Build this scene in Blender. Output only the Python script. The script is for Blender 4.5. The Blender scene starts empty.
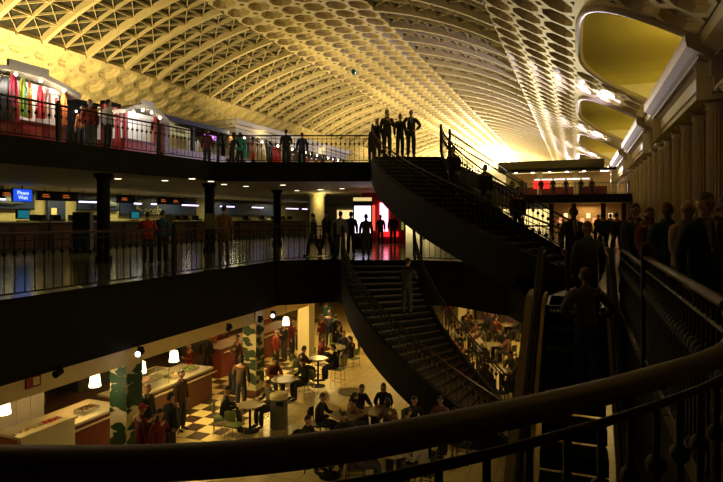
import bpy, bmesh, math, random
from mathutils import Vector, Matrix
R = random.Random(7)
COL = bpy.context.scene.collection
SC = bpy.context.scene
PI = math.pi
F = 560.0
TH = math.atan(216.5/F)
CT, ST = math.cos(TH), math.sin(TH)
EYE = 1.5
HY = 218.0
def UD(u, D):            # camera-ground coordinates -> hall coordinates
    return (u*CT - D*ST, u*ST + D*CT)
def W(px, D):
    return UD((px-361.5)/F*D, D)
def WZ(px, D, z):
    x, y = W(px, D); return (x, y, z)
def onfloor(px, py, z):
    D = (EYE-z)*F/(py-HY); return WZ(px, D, z)
def YonX(X, px):
    t = (px-361.5)/F
    return X*(CT+t*ST)/(t*CT-ST)
# ------------------------------------------------------------------ materials
MATS = {}
def mat(name, col, rough=.6, metal=0, var=.15, scale=8, bump=0, spec=.5, emit=None, es=0, coat=0):
    if name in MATS: return MATS[name]
    m = bpy.data.materials.new(name); m.use_nodes = True
    nt = m.node_tree; b = nt.nodes['Principled BSDF']
    b.inputs['Roughness'].default_value = rough
    b.inputs['Metallic'].default_value = metal
    b.inputs['Specular IOR Level'].default_value = spec
    if coat: b.inputs['Coat Weight'].default_value = coat
    tc = nt.nodes.new('ShaderNodeTexCoord'); n = nt.nodes.new('ShaderNodeTexNoise')
    n.inputs['Scale'].default_value = scale; n.inputs['Detail'].default_value = 4
    nt.links.new(tc.outputs['Object'], n.inputs['Vector'])
    mx = nt.nodes.new('ShaderNodeMix'); mx.data_type = 'RGBA'
    c = Vector(col)
    mx.inputs[6].default_value = (*(c*(1-var)), 1); mx.inputs[7].default_value = (*[min(1, v*(1+var)) for v in c], 1)
    nt.links.new(n.outputs['Fac'], mx.inputs[0]); nt.links.new(mx.outputs[2], b.inputs['Base Color'])
    if bump:
        bp = nt.nodes.new('ShaderNodeBump'); bp.inputs['Strength'].default_value = bump
        nt.links.new(n.outputs['Fac'], bp.inputs['Height']); nt.links.new(bp.outputs[0], b.inputs['Normal'])
    if emit:
        b.inputs['Emission Color'].default_value = (*emit, 1); b.inputs['Emission Strength'].default_value = es
    MATS[name] = m
    return m
def checker(name, c1, c2, scale, rough, offx=0):
    m = mat(name, c1, rough); nt = m.node_tree; b = nt.nodes['Principled BSDF']
    tc = nt.nodes.new('ShaderNodeTexCoord'); ck = nt.nodes.new('ShaderNodeTexChecker')
    ck.inputs['Scale'].default_value = scale
    ck.inputs['Color1'].default_value = (*c1, 1); ck.inputs['Color2'].default_value = (*c2, 1)
    mp = nt.nodes.new('ShaderNodeMapping'); mp.inputs['Location'].default_value = (offx, 0, .37)
    nt.links.new(tc.outputs['Object'], mp.inputs['Vector']); nt.links.new(mp.outputs[0], ck.inputs['Vector'])
    nt.links.new(ck.outputs['Color'], b.inputs['Base Color'])
    return m
def tiles(name, c1, c2, mortar, sx, rough, w=.5, h=.5, msize=.015, off=0):
    m = mat(name, c1, rough); nt = m.node_tree; b = nt.nodes['Principled BSDF']
    tc = nt.nodes.new('ShaderNodeTexCoord'); ck = nt.nodes.new('ShaderNodeTexBrick')
    ck.offset = off
    ck.inputs['Scale'].default_value = sx; ck.inputs['Brick Width'].default_value = w; ck.inputs['Row Height'].default_value = h
    ck.inputs['Mortar Size'].default_value = msize
    ck.inputs['Color1'].default_value = (*c1, 1); ck.inputs['Color2'].default_value = (*c2, 1); ck.inputs['Mortar'].default_value = (*mortar, 1)
    nt.links.new(tc.outputs['Object'], ck.inputs['Vector'])
    nt.links.new(ck.outputs['Color'], b.inputs['Base Color'])
    return m
vault_m = mat('vault_plaster', (.62, .53, .33), .55, var=.1, scale=1.5)
glass_m = mat('skylight_glass', (.028, .028, .024), .35, var=.4, scale=.5)
stone_m = mat('column_stone', (.30, .22, .12), .7, var=.2, scale=3, bump=.1)
stone2_m = mat('cornice_stone', (.33, .26, .20), .6, var=.2, scale=2, bump=.1)
lun_m = mat('lunette_plaster', (.50, .42, .10), .8, var=.06, scale=1)
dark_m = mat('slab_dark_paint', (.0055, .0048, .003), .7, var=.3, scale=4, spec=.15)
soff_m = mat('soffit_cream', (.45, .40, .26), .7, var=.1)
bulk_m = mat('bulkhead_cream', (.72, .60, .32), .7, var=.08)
iron_m = mat('rail_iron', (.012, .011, .009), .55, metal=.3, var=.3)
wood_m = mat('rail_wood', (.034, .009, .005), .55, var=.35, scale=14)
strm_m = mat('stringer_paint', (.012, .010, .006), .6, var=.2, spec=.25)
tread_m = mat('stair_tread', (.035, .022, .015), .55, var=.2)
brass_m = mat('escalator_brass', (.50, .36, .12), .5, var=.15)
blk_m = mat('black_rubber', (.008, .008, .008), .7, var=.2, spec=.25)
steel_m = mat('grooved_steel', (.09, .09, .09), .4, metal=.7, var=.2)
marble_m = tiles('main_floor_marble', (.26, .24, .15), (.20, .18, .11), (.05, .045, .04), 1, .16, 1.2, 1.2, .02)
fc_m = tiles('food_court_tile', (.62, .50, .22), (.57, .45, .20), (.34, .25, .12), 1, .35, .6, .6, .012)
chk_m = checker('checker_tile', (.78, .66, .34), (.05, .025, .014), 2.0, .35)
cream_m = mat('cream_paint', (.68, .60, .38), .7, var=.06)
white_m = mat('white_paint', (.75, .73, .68), .6, var=.05)
red_m = mat('red_panel', (.30, .018, .014), .5, var=.2)
dred_m = mat('dark_red_wood', (.13, .02, .012), .5, var=.3)
brown_m = mat('brown_wood', (.12, .05, .022), .5, var=.3)
green_m = mat('green_leaf', (.03, .14, .03), .6, var=.4)
navy_m = mat('navy_panel', (.015, .03, .09), .5, var=.3)
chrome_m = mat('chrome', (.6, .6, .58), .25, metal=1, var=.05)
bin_m = mat('bin_grey', (.12, .115, .08), .5, var=.15)
tabtop_m = mat('table_top', (.30, .25, .16), .3, var=.3, scale=12)
chairg_m = mat('chair_green', (.13, .20, .07), .45, var=.15)
chairk_m = mat('chair_black', (.03, .03, .03), .5)
def emis(name, c, s):
    return mat(name, c, .5, var=0, emit=c, es=s)
bulb_m = emis('bulb_glow', (1, .85, .75), 14)
pend_m = emis('pendant_glow', (1, .82, .45), 5)
spot_m = emis('spot_glow', (.85, .82, 1), 9)
tube_m = emis('tube_glow', (.72, .60, 1), 3.2)
down_m = emis('downlight_glow', (1, .85, .55), 3)
# ------------------------------------------------------------------ mesh builder
class MB:
    def __init__(s): s.v = []; s.f = []; s.mi = []; s.sm = False
    def add(s, vs, fs, mi=0):
        n = len(s.v); s.v += [tuple(a) for a in vs]; s.f += [tuple(i+n for i in f) for f in fs]; s.mi += [mi]*len(fs); return s
    def box(s, c, d, rz=0, mi=0, ry=0, rx=0):
        M = Matrix.Translation(c) @ Matrix.Rotation(rz, 4, 'Z') @ Matrix.Rotation(ry, 4, 'Y') @ Matrix.Rotation(rx, 4, 'X')
        vs = [M @ Vector((x*d[0]/2, y*d[1]/2, z*d[2]/2)) for x in (-1, 1) for y in (-1, 1) for z in (-1, 1)]
        return s.add(vs, [(0,1,3,2),(4,6,7,5),(0,4,5,1),(2,3,7,6),(0,2,6,4),(1,5,7,3)], mi)
    def tube(s, pts, r, n=8, mi=0, closed=False, ry=None):
        pts = [Vector(p) for p in pts]; m = len(pts); rings = []
        for i, p in enumerate(pts):
            a = pts[max(0, i-1)]; b = pts[min(m-1, i+1)]
            t = (b-a).normalized()
            up = Vector((0, 0, 1)) if abs(t.z) < .95 else Vector((0, 1, 0))
            x = t.cross(up).normalized(); y = x.cross(t)
            rr = r[i] if isinstance(r, (list, tuple)) else r
            r2 = ry if ry else rr
            rings.append([p + x*math.cos(2*PI*k/n)*rr + y*math.sin(2*PI*k/n)*r2 for k in range(n)])
        vs = [v for rg in rings for v in rg]; fs = []
        for i in range(m-1):
            for k in range(n):
                fs.append((i*n+k, i*n+(k+1) % n, (i+1)*n+(k+1) % n, (i+1)*n+k))
        fs.append(tuple(range(n))); fs.append(tuple((m-1)*n+k for k in reversed(range(n))))
        return s.add(vs, fs, mi)
    def lathe(s, prof, c=(0, 0, 0), n=16, mi=0, flute=0):
        vs = []; fs = []; m = len(prof)
        for r, z in prof:
            for k in range(n):
                rr = r*(1-flute*(k % 2))
                vs.append((c[0]+rr*math.cos(2*PI*k/n), c[1]+rr*math.sin(2*PI*k/n), c[2]+z))
        for i in range(m-1):
            for k in range(n):
                fs.append((i*n+k, i*n+(k+1) % n, (i+1)*n+(k+1) % n, (i+1)*n+k))
        fs.append(tuple(reversed(range(n)))); fs.append(tuple((m-1)*n+k for k in range(n)))
        return s.add(vs, fs, mi)
    def prism(s, poly, z0, z1, mi=0):
        n = len(poly)
        vs = [(p[0], p[1], z0) for p in poly]+[(p[0], p[1], z1) for p in poly]
        fs = [(i, (i+1) % n, n+(i+1) % n, n+i) for i in range(n)]+[tuple(reversed(range(n))), tuple(range(n, 2*n))]
        return s.add(vs, fs, mi)
    def sphere(s, c, r, n=10, mi=0, sc=(1, 1, 1)):
        prof = [(r*math.sin(PI*i/n)+1e-4, -r*math.cos(PI*i/n)) for i in range(n+1)]
        q = MB().lathe(prof, n=n+2)
        return s.add([(c[0]+a*sc[0], c[1]+b*sc[1], c[2]+d*sc[2]) for a, b, d in q.v], q.f, mi)
    def mesh(s, name, mats, smooth=False):
        me = bpy.data.meshes.new(name); me.from_pydata(s.v, [], s.f)
        for m in (mats if isinstance(mats, (list, tuple)) else [mats]): me.materials.append(m)
        me.polygons.foreach_set('material_index', s.mi)
        if smooth: me.polygons.foreach_set('use_smooth', [True]*len(s.f))
        me.update(); return me
    def build(s, name, mats, parent=None, smooth=False, loc=(0, 0, 0), rz=0):
        return link(s.mesh(name, mats, smooth), name, parent, loc, rz)
def link(me, name, parent=None, loc=(0, 0, 0), rz=0):
    o = bpy.data.objects.new(name, me); COL.objects.link(o)
    o.parent = parent; o.location = loc; o.rotation_euler = (0, 0, rz)
    return o
def tag(o, label, cat, group=None, kind=None):
    if label: o['label'] = label
    if cat: o['category'] = cat
    if group: o['group'] = group
    if kind: o['kind'] = kind
    return o
def struct(o, label=None):
    o['kind'] = 'structure'
    if label: o['label'] = label
    return o
def thing(name, label, cat, loc=(0, 0, 0), rz=0, group=None):
    o = bpy.data.objects.new(name, None); COL.objects.link(o); o.location = loc; o.rotation_euler = (0, 0, rz)
    o.empty_display_size = .2
    return tag(o, label, cat, group)
def dup(root, loc, rz, label=None, group=None, scale=None):
    r = root.copy(); COL.objects.link(r); r.location = loc; r.rotation_euler = (0, 0, rz)
    if scale: r.scale = (scale,)*3
    if label: r['label'] = label
    if group: r['group'] = group
    for ch in list(root.children):
        c = ch.copy(); COL.objects.link(c); c.parent = r
        for g in ch.children:
            d = g.copy(); COL.objects.link(d); d.parent = c
    return r
def text(s, size, m, name, parent, loc, rot, ext=.01, shear=0):
    cu = bpy.data.curves.new(name, 'FONT'); cu.body = s; cu.size = size; cu.extrude = ext; cu.align_x = 'CENTER'; cu.align_y = 'CENTER'; cu.shear = shear
    t = bpy.data.objects.new(name, cu); COL.objects.link(t)
    bpy.context.view_layer.update()
    me = bpy.data.meshes.new_from_object(t.evaluated_get(bpy.context.evaluated_depsgraph_get()))
    bpy.data.objects.remove(t)
    me.materials.clear(); me.materials.append(m)
    o = link(me, name, parent, loc); o.rotation_euler = rot
    return o
def light(kind, loc, power, col, size=1, rot=None, sizey=None, spot=None, aim=None, blend=.8):
    l = bpy.data.lights.new('light', kind); l.energy = power; l.color = col
    if kind == 'AREA':
        l.size = size
        if sizey: l.shape = 'RECTANGLE'; l.size_y = sizey
    else: l.shadow_soft_size = size
    if kind == 'SPOT': l.spot_size = spot or 1.5; l.spot_blend = blend
    o = bpy.data.objects.new('scene_light', l); COL.objects.link(o); o.location = loc
    if rot: o.rotation_euler = rot
    if aim: o.rotation_euler = (Vector(aim)-Vector(loc)).to_track_quat('-Z', 'Y').to_euler()
    return o
# ------------------------------------------------------------------ the vault
VX = -19.8; VR = 29.6; CROWN = 16.2+EYE
S1 = VR*PI/6; X1 = 14.8; SE = S1+9.2/math.cos(PI/6)
def prof(s, d=0):
    a = abs(s); sg = 1 if s >= 0 else -1
    if a <= S1:
        t = a/VR; x = VR*math.sin(t); z = CROWN-VR*(1-math.cos(t)); nx, nz = math.sin(t), math.cos(t)
    else:
        x = X1+(a-S1)*math.cos(PI/6); z = CROWN-VR*(1-math.cos(PI/6))-(a-S1)*.5; nx, nz = .5, math.cos(PI/6)
    return (VX+sg*(x+nx*d), z+nz*d)
def cell_template():
    vs = []; fs = []
    A = .44; e = A*math.tan(PI/8)
    def octa(a, d):
        e = a*math.tan(PI/8); i = len(vs)
        for x, y in ((a, -e), (a, e), (e, a), (-e, a), (-a, e), (-a, -e), (-e, -a), (e, -a)): vs.append((x, y, d))
        return i
    o0 = octa(A, 0); o1 = octa(A-.035, .28); o2 = octa(A-.11, .28); o3 = octa(A-.14, .44); o4 = octa(.15, .44); o5 = octa(.11, .34)
    for a, b in ((o0, o1), (o1, o2), (o2, o3), (o3, o4), (o4, o5)):
        for k in range(8): fs.append((a+k, a+(k+1) % 8, b+(k+1) % 8, b+k))
    fs.append(tuple(range(o5, o5+8)))
    q = .13; h = .5
    corners = []
    for sx, sy in ((1, 1), (-1, 1), (-1, -1), (1, -1)):
        i = len(vs)
        vs.extend([(sx*(h-q), sy*h, 0), (sx*h, sy*(h-q), 0), (sx*(h-q), sy*h, .3), (sx*h, sy*(h-q), .3), (sx*h, sy*h, .3)])
        fs.append((i, i+1, i+3, i+2)); fs.append((i+2, i+3, i+4)); corners.append(i)
    c0, c1, c2, c3 = corners
    fs.append((c0, c0+1, o0+1, o0+2)); fs.append((c1, c1+1, o0+4, o0+3)); fs.append((c2, c2+1, o0+5, o0+6)); fs.append((c3, c3+1, o0+0, o0+7))
    fs.append((c3+1, c0+1, o0+1, o0+0)); fs.append((c0, c1, o0+3, o0+2)); fs.append((c1+1, c2+1, o0+5, o0+4)); fs.append((c2, c3, o0+7, o0+6))
    return vs, fs
TV, TF = cell_template()
def place_cell(mb, s0, s1, y0, y1):
    sc, hs = (s0+s1)/2, (s1-s0); yc, hy = (y0+y1)/2, (y1-y0)
    vs = []
    for a, b, d in TV:
        x, z = prof(sc+a*hs, d); vs.append((x, yc+b*hy, z))
    mb.add(vs, TF)
P = 1.9; Y0 = 7.4-5*P; NY = 112; YE = Y0+NY*P
B5 = 5.54; rows_c = [(-B5+i*2*B5/6, -B5+(i+1)*2*B5/6) for i in range(6)]
h3 = 5.6/3
vm = MB()
SP = S1+5.6
for j in range(NY):
    y0 = Y0+j*P; y1 = y0+P
    for a, b in rows_c: place_cell(vm, a, b, y0, y1)
    for i in range(3):
        place_cell(vm, S1+i*h3, S1+(i+1)*h3, y0, y1)
        place_cell(vm, -S1-(i+1)*h3, -S1-i*h3, y0, y1)
        k = (SE-SP)/3
        place_cell(vm, -SP-(i+1)*k, -SP-i*k, y0, y1)
    if j % 9 >= 6 or j < 0:       # pier zone between lunettes
        pass
# lunette bays: y from Y0+9k+... ; lunettes at 7.4+17.1n .. +11.4
def in_lun(y):
    return ((y-5.5) % 19.0) < 13.3-1e-6
for j in range(NY):
    y0 = Y0+j*P; y1 = y0+P
    if not in_lun(y0+P/2):
        k = (SE-SP)/3
        for i in range(3): place_cell(vm, SP+i*k, SP+(i+1)*k, y0, y1)
lun_starts = [5.5+19.0*n for n in range(0, 11)]
def lun_s(t):            # t -1..1 across the opening -> arc coordinate of its rim
    v = max(0, 1-abs(t)**4.5)**(1/3.2)
    return SE-(SE-SP-.25)*v
rims = []
NT = 28
for ys in lun_starts:
    if ys+13.3 > YE: continue
    ts = [-math.cos(PI*i/NT) for i in range(NT+1)]
    rim = []
    for t in ts:
        y = ys+6.65+6.65*t; s = lun_s(t); rim.append((y, s))
    for (ya, sa), (yb, sb) in zip(rim[:-1], rim[1:]):     # plain spandrel above the rim
        vs = []
        for (y, s) in ((ya, SP), (yb, SP), (yb, sb), (ya, sa)):
            x, z = prof(s); vs.append((x, y, z))
        vm.add(vs, [(0, 1, 2, 3)])
    rims.append((ys, rim))
# transverse ribs
def rib(mb, s0, s1, y, w, d, n=14):
    ring = []
    for i in range(n+1):
        s = s0+(s1-s0)*i/n; a = prof(s, -.12); b = prof(s, d)
        ring.append([(a[0], y-w/2, a[1]), (a[0], y+w/2, a[1]), (b[0], y+w/2, b[1]), (b[0], y-w/2, b[1])])
    vs = [v for r in ring for v in r]; fs = []
    for i in range(n):
        for k in range(4): fs.append((4*i+k, 4*i+(k+1) % 4, 4*i+4+(k+1) % 4, 4*i+4+k))
    fs.append((0, 1, 2, 3)); fs.append((4*n, 4*n+1, 4*n+2, 4*n+3))
    mb.add(vs, fs)
for j in range(0, NY+1, 2):
    y = Y0+j*P
    for sg in (-1, 1): rib(vm, sg*B5, sg*S1, y, .30, .36)
struct(vm.build('ceiling', vault_m), 'pale coffered barrel vault with octagonal recesses and stepped ribs')
# end wall
ew = MB(); N = 40
pts = [prof(-SE+2*SE*i/N, .5) for i in range(N+1)]
ew.add([(p[0], YE-.3, p[1]) for p in pts]+[(pts[-1][0], YE-.3, -1), (pts[0][0], YE-.3, -1)], [tuple(range(N+3))])
struct(ew.build('wall_end', vault_m), 'far end wall of the hall under the vault')
# skylights
for wi, sg in enumerate((-1, 1)):
    g = MB()
    n = 8
    ring = [prof(sg*(B5+(S1-B5)*i/n), .42) for i in range(n+1)]
    vs = [(p[0], Y0, p[1]) for p in ring]+[(p[0], YE, p[1]) for p in ring]
    g.add(vs, [(i, i+1, n+2+i, n+1+i) for i in range(n)])
    # side walls of the skylight well
    for s in (B5, S1):
        a = prof(sg*s, 0); b = prof(sg*s, .42)
        g.add([(a[0], Y0, a[1]), (a[0], YE, a[1]), (b[0], YE, b[1]), (b[0], Y0, b[1])], [(0, 1, 2, 3)], 1)
    go = struct(g.build('window_%d' % (wi+1), [glass_m, vault_m]), ['dark glazed skylight strip on the left flank of the vault', 'dark glazed skylight strip on the right flank of the vault'][wi])
    fr = MB(); rows = 6
    def bar(s0, y0, s1, y1, w=.05, d0=.05, d1=.38):
        a0 = prof(sg*s0, d0); a1 = prof(sg*s1, d0); b0 = prof(sg*s0, d1); b1 = prof(sg*s1, d1)
        A = Vector((a0[0], y0, a0[1])); B = Vector((a1[0], y1, a1[1])); C_ = Vector((b1[0], y1, b1[1])); D_ = Vector((b0[0], y0, b0[1]))
        nrm = (B-A).cross(D_-A).normalized()*w
        fr.add([A-nrm, B-nrm, C_-nrm, D_-nrm, A+nrm, B+nrm, C_+nrm, D_+nrm], [(0,1,2,3),(4,5,6,7),(0,1,5,4),(1,2,6,5),(3,2,6,7),(0,3,7,4)])
    ds = (S1-B5)/rows
    for j in range(0, NY, 2):
        y = Y0+j*P
        for i in range(rows):
            s0 = B5+i*ds
            if i: bar(s0, y, s0, y+2*P, .022, .14, .38)
            for q in (0, 1):
                ya = y+q*P
                bar(s0, ya, s0+ds, ya+P, .018, .2, .38); bar(s0+ds, ya, s0, ya+P, .018, .2, .38)
            bar(s0, y+P, s0+ds, y+P, .028, .1, .38)
    fr.build('window_frame', vault_m, go)
# lunettes: deep arched recesses, each with thick rim
for n_, (ys, rim) in enumerate(rims):
    lb = MB()
    XB = 12.5
    a = [(prof(s)[0], y, prof(s)[1]) for y, s in rim]
    b = [(XB, y, z) for (x, y, z) in a]
    m = len(a)
    lb.add(a+b, [(i, i+1, m+i+1, m+i) for i in range(m-1)]+[tuple(range(m, 2*m))])
    lb.add([(4.2, a[0][1], 6.0), (4.2, a[-1][1], 6.0), (XB, a[-1][1], 6.0), (XB, a[0][1], 6.0), (XB, a[0][1], 8.6), (XB, a[-1][1], 8.6)], [(0, 1, 2, 3), (3, 2, 5, 4)])
    for i in range(m-1):
        if a[i][2]+a[i+1][2] < 2*9.75: lb.mi[i] = 1
    # jamb walls
    for yy in (a[0][1], a[-1][1]):
        lb.add([(4.2, yy, 6.0), (XB, yy, 6.0), (XB, yy, 8.44), (4.2, yy, 8.44)], [(0, 1, 2, 3)], 1)
    lo = struct(lb.build('wall_alcove', [lun_m, cream_m]), 'yellow plastered arched alcove opening in the right flank of the vault')
    rb = MB()
    rpts = [(prof(s, -.05)[0], y, prof(s, -.05)[1]) for y, s in rim]
    rb.tube(rpts, .17, 8)
    rb.build('arch_moulding', stone2_m, lo, smooth=True)
# ------------------------------------------------------------------ right wall, columns, entablature
rw = MB()
rw.box((6.3, (YE-8)/2, 3.0), (1.0, YE+8, 6.0))
struct(rw.build('wall_right', stone_m), 'tan stone wall behind the columns')
def entab(y0, y1, x, nm, lb):
    e = MB()
    secs = [(x+.35, 6.2), (x+.35, 6.75), (x+.25, 6.8), (x+.25, 7.35), (x+.05, 7.45), (x, 7.6), (x-.25, 7.75), (x-.55, 7.95), (x-.6, 8.2), (x-.6, 8.4), (6.8, 8.4), (6.8, 6.2)]
    n = len(secs)
    e.add([(a, y0, b) for a, b in secs]+[(a, y1, b) for a, b in secs], [(i, (i+1) % n, n+(i+1) % n, n+i) for i in range(n)]+[tuple(range(n)), tuple(range(n, 2*n))])
    k = int((y1-y0)/.3)
    for i in range(k):
        e.box((x-.05, y0+(i+.5)*(y1-y0)/k, 7.52), (.22, .15, .13))
    struct(e.build(nm, stone2_m), lb)
for n_, ys in enumerate(lun_starts):
    if ys > 120: break
    entab(ys-.5, ys+13.6, 4.35, 'trim_%d' % (2*n_+1), 'projecting stone cornice above the columns under an alcove')
    entab(ys+13.6, ys+18.5, 4.85, 'trim_%d' % (2*n_+2), 'set back stone cornice between two alcoves')
def make_column():
    t = thing('fluted_column', 'fluted tan stone column', 'column')
    MB().lathe([(.46, 0), (.46, 5.35)], n=48, flute=.075).build('shaft', stone_m, t, loc=(0, 0, .35)).data
    MB().box((0, 0, .1), (1.15, 1.15, .2)).lathe([(.56, .2), (.58, .26), (.52, .32), (.5, .36)], n=24).build('base', stone_m, t)
    c = MB().lathe([(.47, 0), (.5, .08), (.47, .12), (.5, .2), (.6, .34)], n=24).box((0, 0, .42), (1.25, 1.2, .12))
    for sx in (-1, 1):
        for sy in (-1, 1): c.lathe([(.13, 0), (.15, .06), (.13, .12)], (sx*.5, sy*.5, .24), 10)
    c.build('capital', stone2_m, t, loc=(0, 0, 5.7))
    return t
ords = ['first', 'second', 'third', 'fourth', 'fifth', 'sixth', 'seventh', 'eighth', 'ninth', 'tenth', 'eleventh', 'twelfth', 'thirteenth', 'fourteenth', 'fifteenth', 'sixteenth', 'seventeenth', 'eighteenth', 'nineteenth', 'twentieth']
col0 = make_column()
for i in range(24):
    y = 19.6+2.85*i
    lab = ('%s fluted tan stone column along the right wall, counted from the right edge of the photo' % ords[i]) if i < 20 else 'farthest fluted tan stone columns merging in shadow at the end of the right wall'
    if i == 0: col0.location = (5.15, y, 0); col0['label'] = lab; col0['group'] = 'fluted columns along the right wall'
    else: dup(col0, (5.15, y, 0), 0, lab, 'fluted columns along the right wall')
# ------------------------------------------------------------------ left wall, slabs, floors
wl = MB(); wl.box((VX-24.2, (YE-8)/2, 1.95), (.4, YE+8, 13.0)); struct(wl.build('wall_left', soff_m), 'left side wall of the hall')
UF = 3.8           # upper floor level
LF = -4.5          # food court level
BY = [W(218, 23), W(370, 23)]
upA = UD(-10.2, 8.5)
p0 = W(0, 15.3); p1 = W(218, 23)
dirx = (p0[0]-p1[0])/(p0[1]-p1[1])
pA = (p0[0]+dirx*(2-p0[1]), 2.0)
sl = UD(.45, 21); sr = UD(2.95, 21)
upoly = [pA, p1, BY[1], sl, sr, (-4.8, 21.5), (-4.8, 58), (4.7, 58), (4.7, 100), (-43.8, 100), (-43.8, 2)]
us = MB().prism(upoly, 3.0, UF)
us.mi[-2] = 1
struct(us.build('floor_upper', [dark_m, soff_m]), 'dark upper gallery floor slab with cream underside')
# main floor
escX = 0.0
ucent = (9.7, 21.0); lcent = (5.25, 20.0)
def arcp(c, r, ph): return UD(c[0]-r*math.cos(ph), c[1]-r*math.sin(ph))
fg = []
for px, py in ((-320, 455), (-150, 462), (0, 464), (180, 462), (330, 448), (450, 427), (550, 405), (640, 382), (723, 354)):
    D = .4*F/(py-HY); fg.append(W(px, D))
fg += [(.52, 2.3), (.60, 2.75)]
mpoly = [(-9.85, -6), (-9.85, 17.3), W(335, 20.5), UD(-.65, 20), UD(1.85, 20), UD(3.2, 19.5), UD(4.6, 17.6), arcp(ucent, 9.6, PI/3), arcp(ucent, 6.6, PI/3), (-.8, 10.2), (.6, 10.2), (.6, 2.75)]
mpoly += [(x+.0, y-.02) for x, y in reversed(fg[:-1])]
mpoly += [(fg[0][0]-.3, -6)]
mpoly2 = mpoly[:-1]
# main floor as two prisms: left/back gallery and right/near walkway
far_poly = [(-9.85, -6), (-9.85, 17.3), W(335, 20.5), UD(-.65, 20), UD(1.85, 20), UD(3.2, 19.5), UD(4.6, 17.6), arcp(ucent, 9.6, PI/3), arcp(ucent, 6.6, PI/3), (-.8, 10.2), (5.8, 10.2), (5.8, 100), (-43.8, 100), (-43.8, -6)]
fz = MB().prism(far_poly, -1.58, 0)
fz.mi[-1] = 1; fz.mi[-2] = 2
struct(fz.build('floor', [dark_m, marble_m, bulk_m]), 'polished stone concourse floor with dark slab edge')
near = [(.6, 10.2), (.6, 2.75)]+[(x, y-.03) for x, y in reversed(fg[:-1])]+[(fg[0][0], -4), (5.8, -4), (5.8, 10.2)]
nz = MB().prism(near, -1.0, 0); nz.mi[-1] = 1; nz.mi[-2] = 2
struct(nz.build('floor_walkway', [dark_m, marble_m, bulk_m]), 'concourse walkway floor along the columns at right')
kf = MB().box((-15.8, 16, LF+.003), (3.6, 28, .006)); struct(kf.build('floor_kitchen', mat('kitchen_floor', (.05, .022, .012), .4)), 'dark red brown kitchen floor behind the food counters')
ff = MB().box((-12, 40, LF-.1), (64, 130, .2)); struct(ff.build('floor_food_court', fc_m), 'warm tiled floor of the lower food court')
cf = MB().box((-11.6, 17.5, LF+.004), (4.8, 10, .008)); struct(cf.build('floor_checker', chk_m), 'cream and brown checkered tiles in front of the food counters')
# ------------------------------------------------------------------ railings
def baluster_mesh(h):
    b = MB().tube([(0, 0, .06), (0, 0, h-.03)], .011, 6)
    b.sphere((0, 0, h*.70), .045, 8, sc=(1, 1, 1.15)); b.sphere((0, 0, .16), .02, 6); b.sphere((0, 0, h*.70+.075), .018, 6); b.sphere((0, 0, h*.70-.075), .018, 6)
    return b.mesh('baluster', iron_m, True)
BAL = {}
def resample(pts, step):
    pts = [Vector(p) for p in pts]; out = []; L = 0; nxt = step/2
    for a, b in zip(pts[:-1], pts[1:]):
        l = (b-a).length
        while nxt <= L+l+1e-9:
            out.append(a.lerp(b, (nxt-L)/l if l else 0)); nxt += step
        L += l
    return out
def railing(name, label, pts, h, step, hr=.04, group=None, parent=None, newel=(True, True), hm=None, newh=.06):
    if parent is None:
        t = thing(name, label, 'railing', pts[0], 0, group); off = Vector(pts[0])
    else: t = parent; off = Vector((0, 0, 0))
    q = [Vector(p)-off for p in pts]
    MB().tube([p+Vector((0, 0, h)) for p in q], hr, 10, ry=hr*.75).build('handrail', hm or wood_m, t, smooth=True)
    MB().tube([p+Vector((0, 0, h-.13)) for p in q], .014, 6).build('upper_rail', iron_m, t)
    MB().tube([p+Vector((0, 0, .07)) for p in q], .018, 6).build('bottom_rail', iron_m, t)
    if h not in BAL: BAL[h] = baluster_mesh(h-.02)
    for i, p in enumerate(resample(q, step)):
        if i >= 98: break
        link(BAL[h], 'baluster', t, p)
    for k, e in ((0, 0), (1, -1)):
        if newel[k]:
            MB().box((0, 0, (h+newh)/2), (.09, .09, h+newh)).lathe([(.035, 0), (.055, .04), (.045, .08), (.015, .1)], (0, 0, h+newh), 10).build('newel_post', iron_m, t, loc=q[e])
    return t
def lin(a, b, n, z): return [(a[0]+(b[0]-a[0])*i/n, a[1]+(b[1]-a[1])*i/n, z) for i in range(n+1)]
# main level left railing in bays
ya = [3.2, 7.0, 12.0, 17.3]
lbl = ['dark iron railing with wooden handrail on the middle level, bay at the left edge', 'dark iron railing of the middle level in front of the blue waiting screen', 'dark iron railing of the middle level, bay in front of the man in tan']
for i in range(3):
    railing('balcony_railing', lbl[i], lin((-9.95, ya[i]), (-9.95, ya[i+1]), 2, 0), 1.2, .21, newel=(i == 0, True))
e1 = W(335, 20.7)
railing('balcony_railing', 'dark iron railing of the middle level ending at the lower curved stair', lin((-9.95, 17.3), (e1[0], e1[1]), 2, 0), 1.2, .2, newel=(False, True))
s1 = UD(2.15, 20.15); s2 = UD(3.3, 19.7); s3 = UD(4.7, 17.9)
railing('balcony_railing', 'short dark iron railing on the landing right of the lower stair head', [(s1[0], s1[1], 0), (s2[0], s2[1], 0), (s3[0], s3[1], 0)], 1.1, .2)
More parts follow.
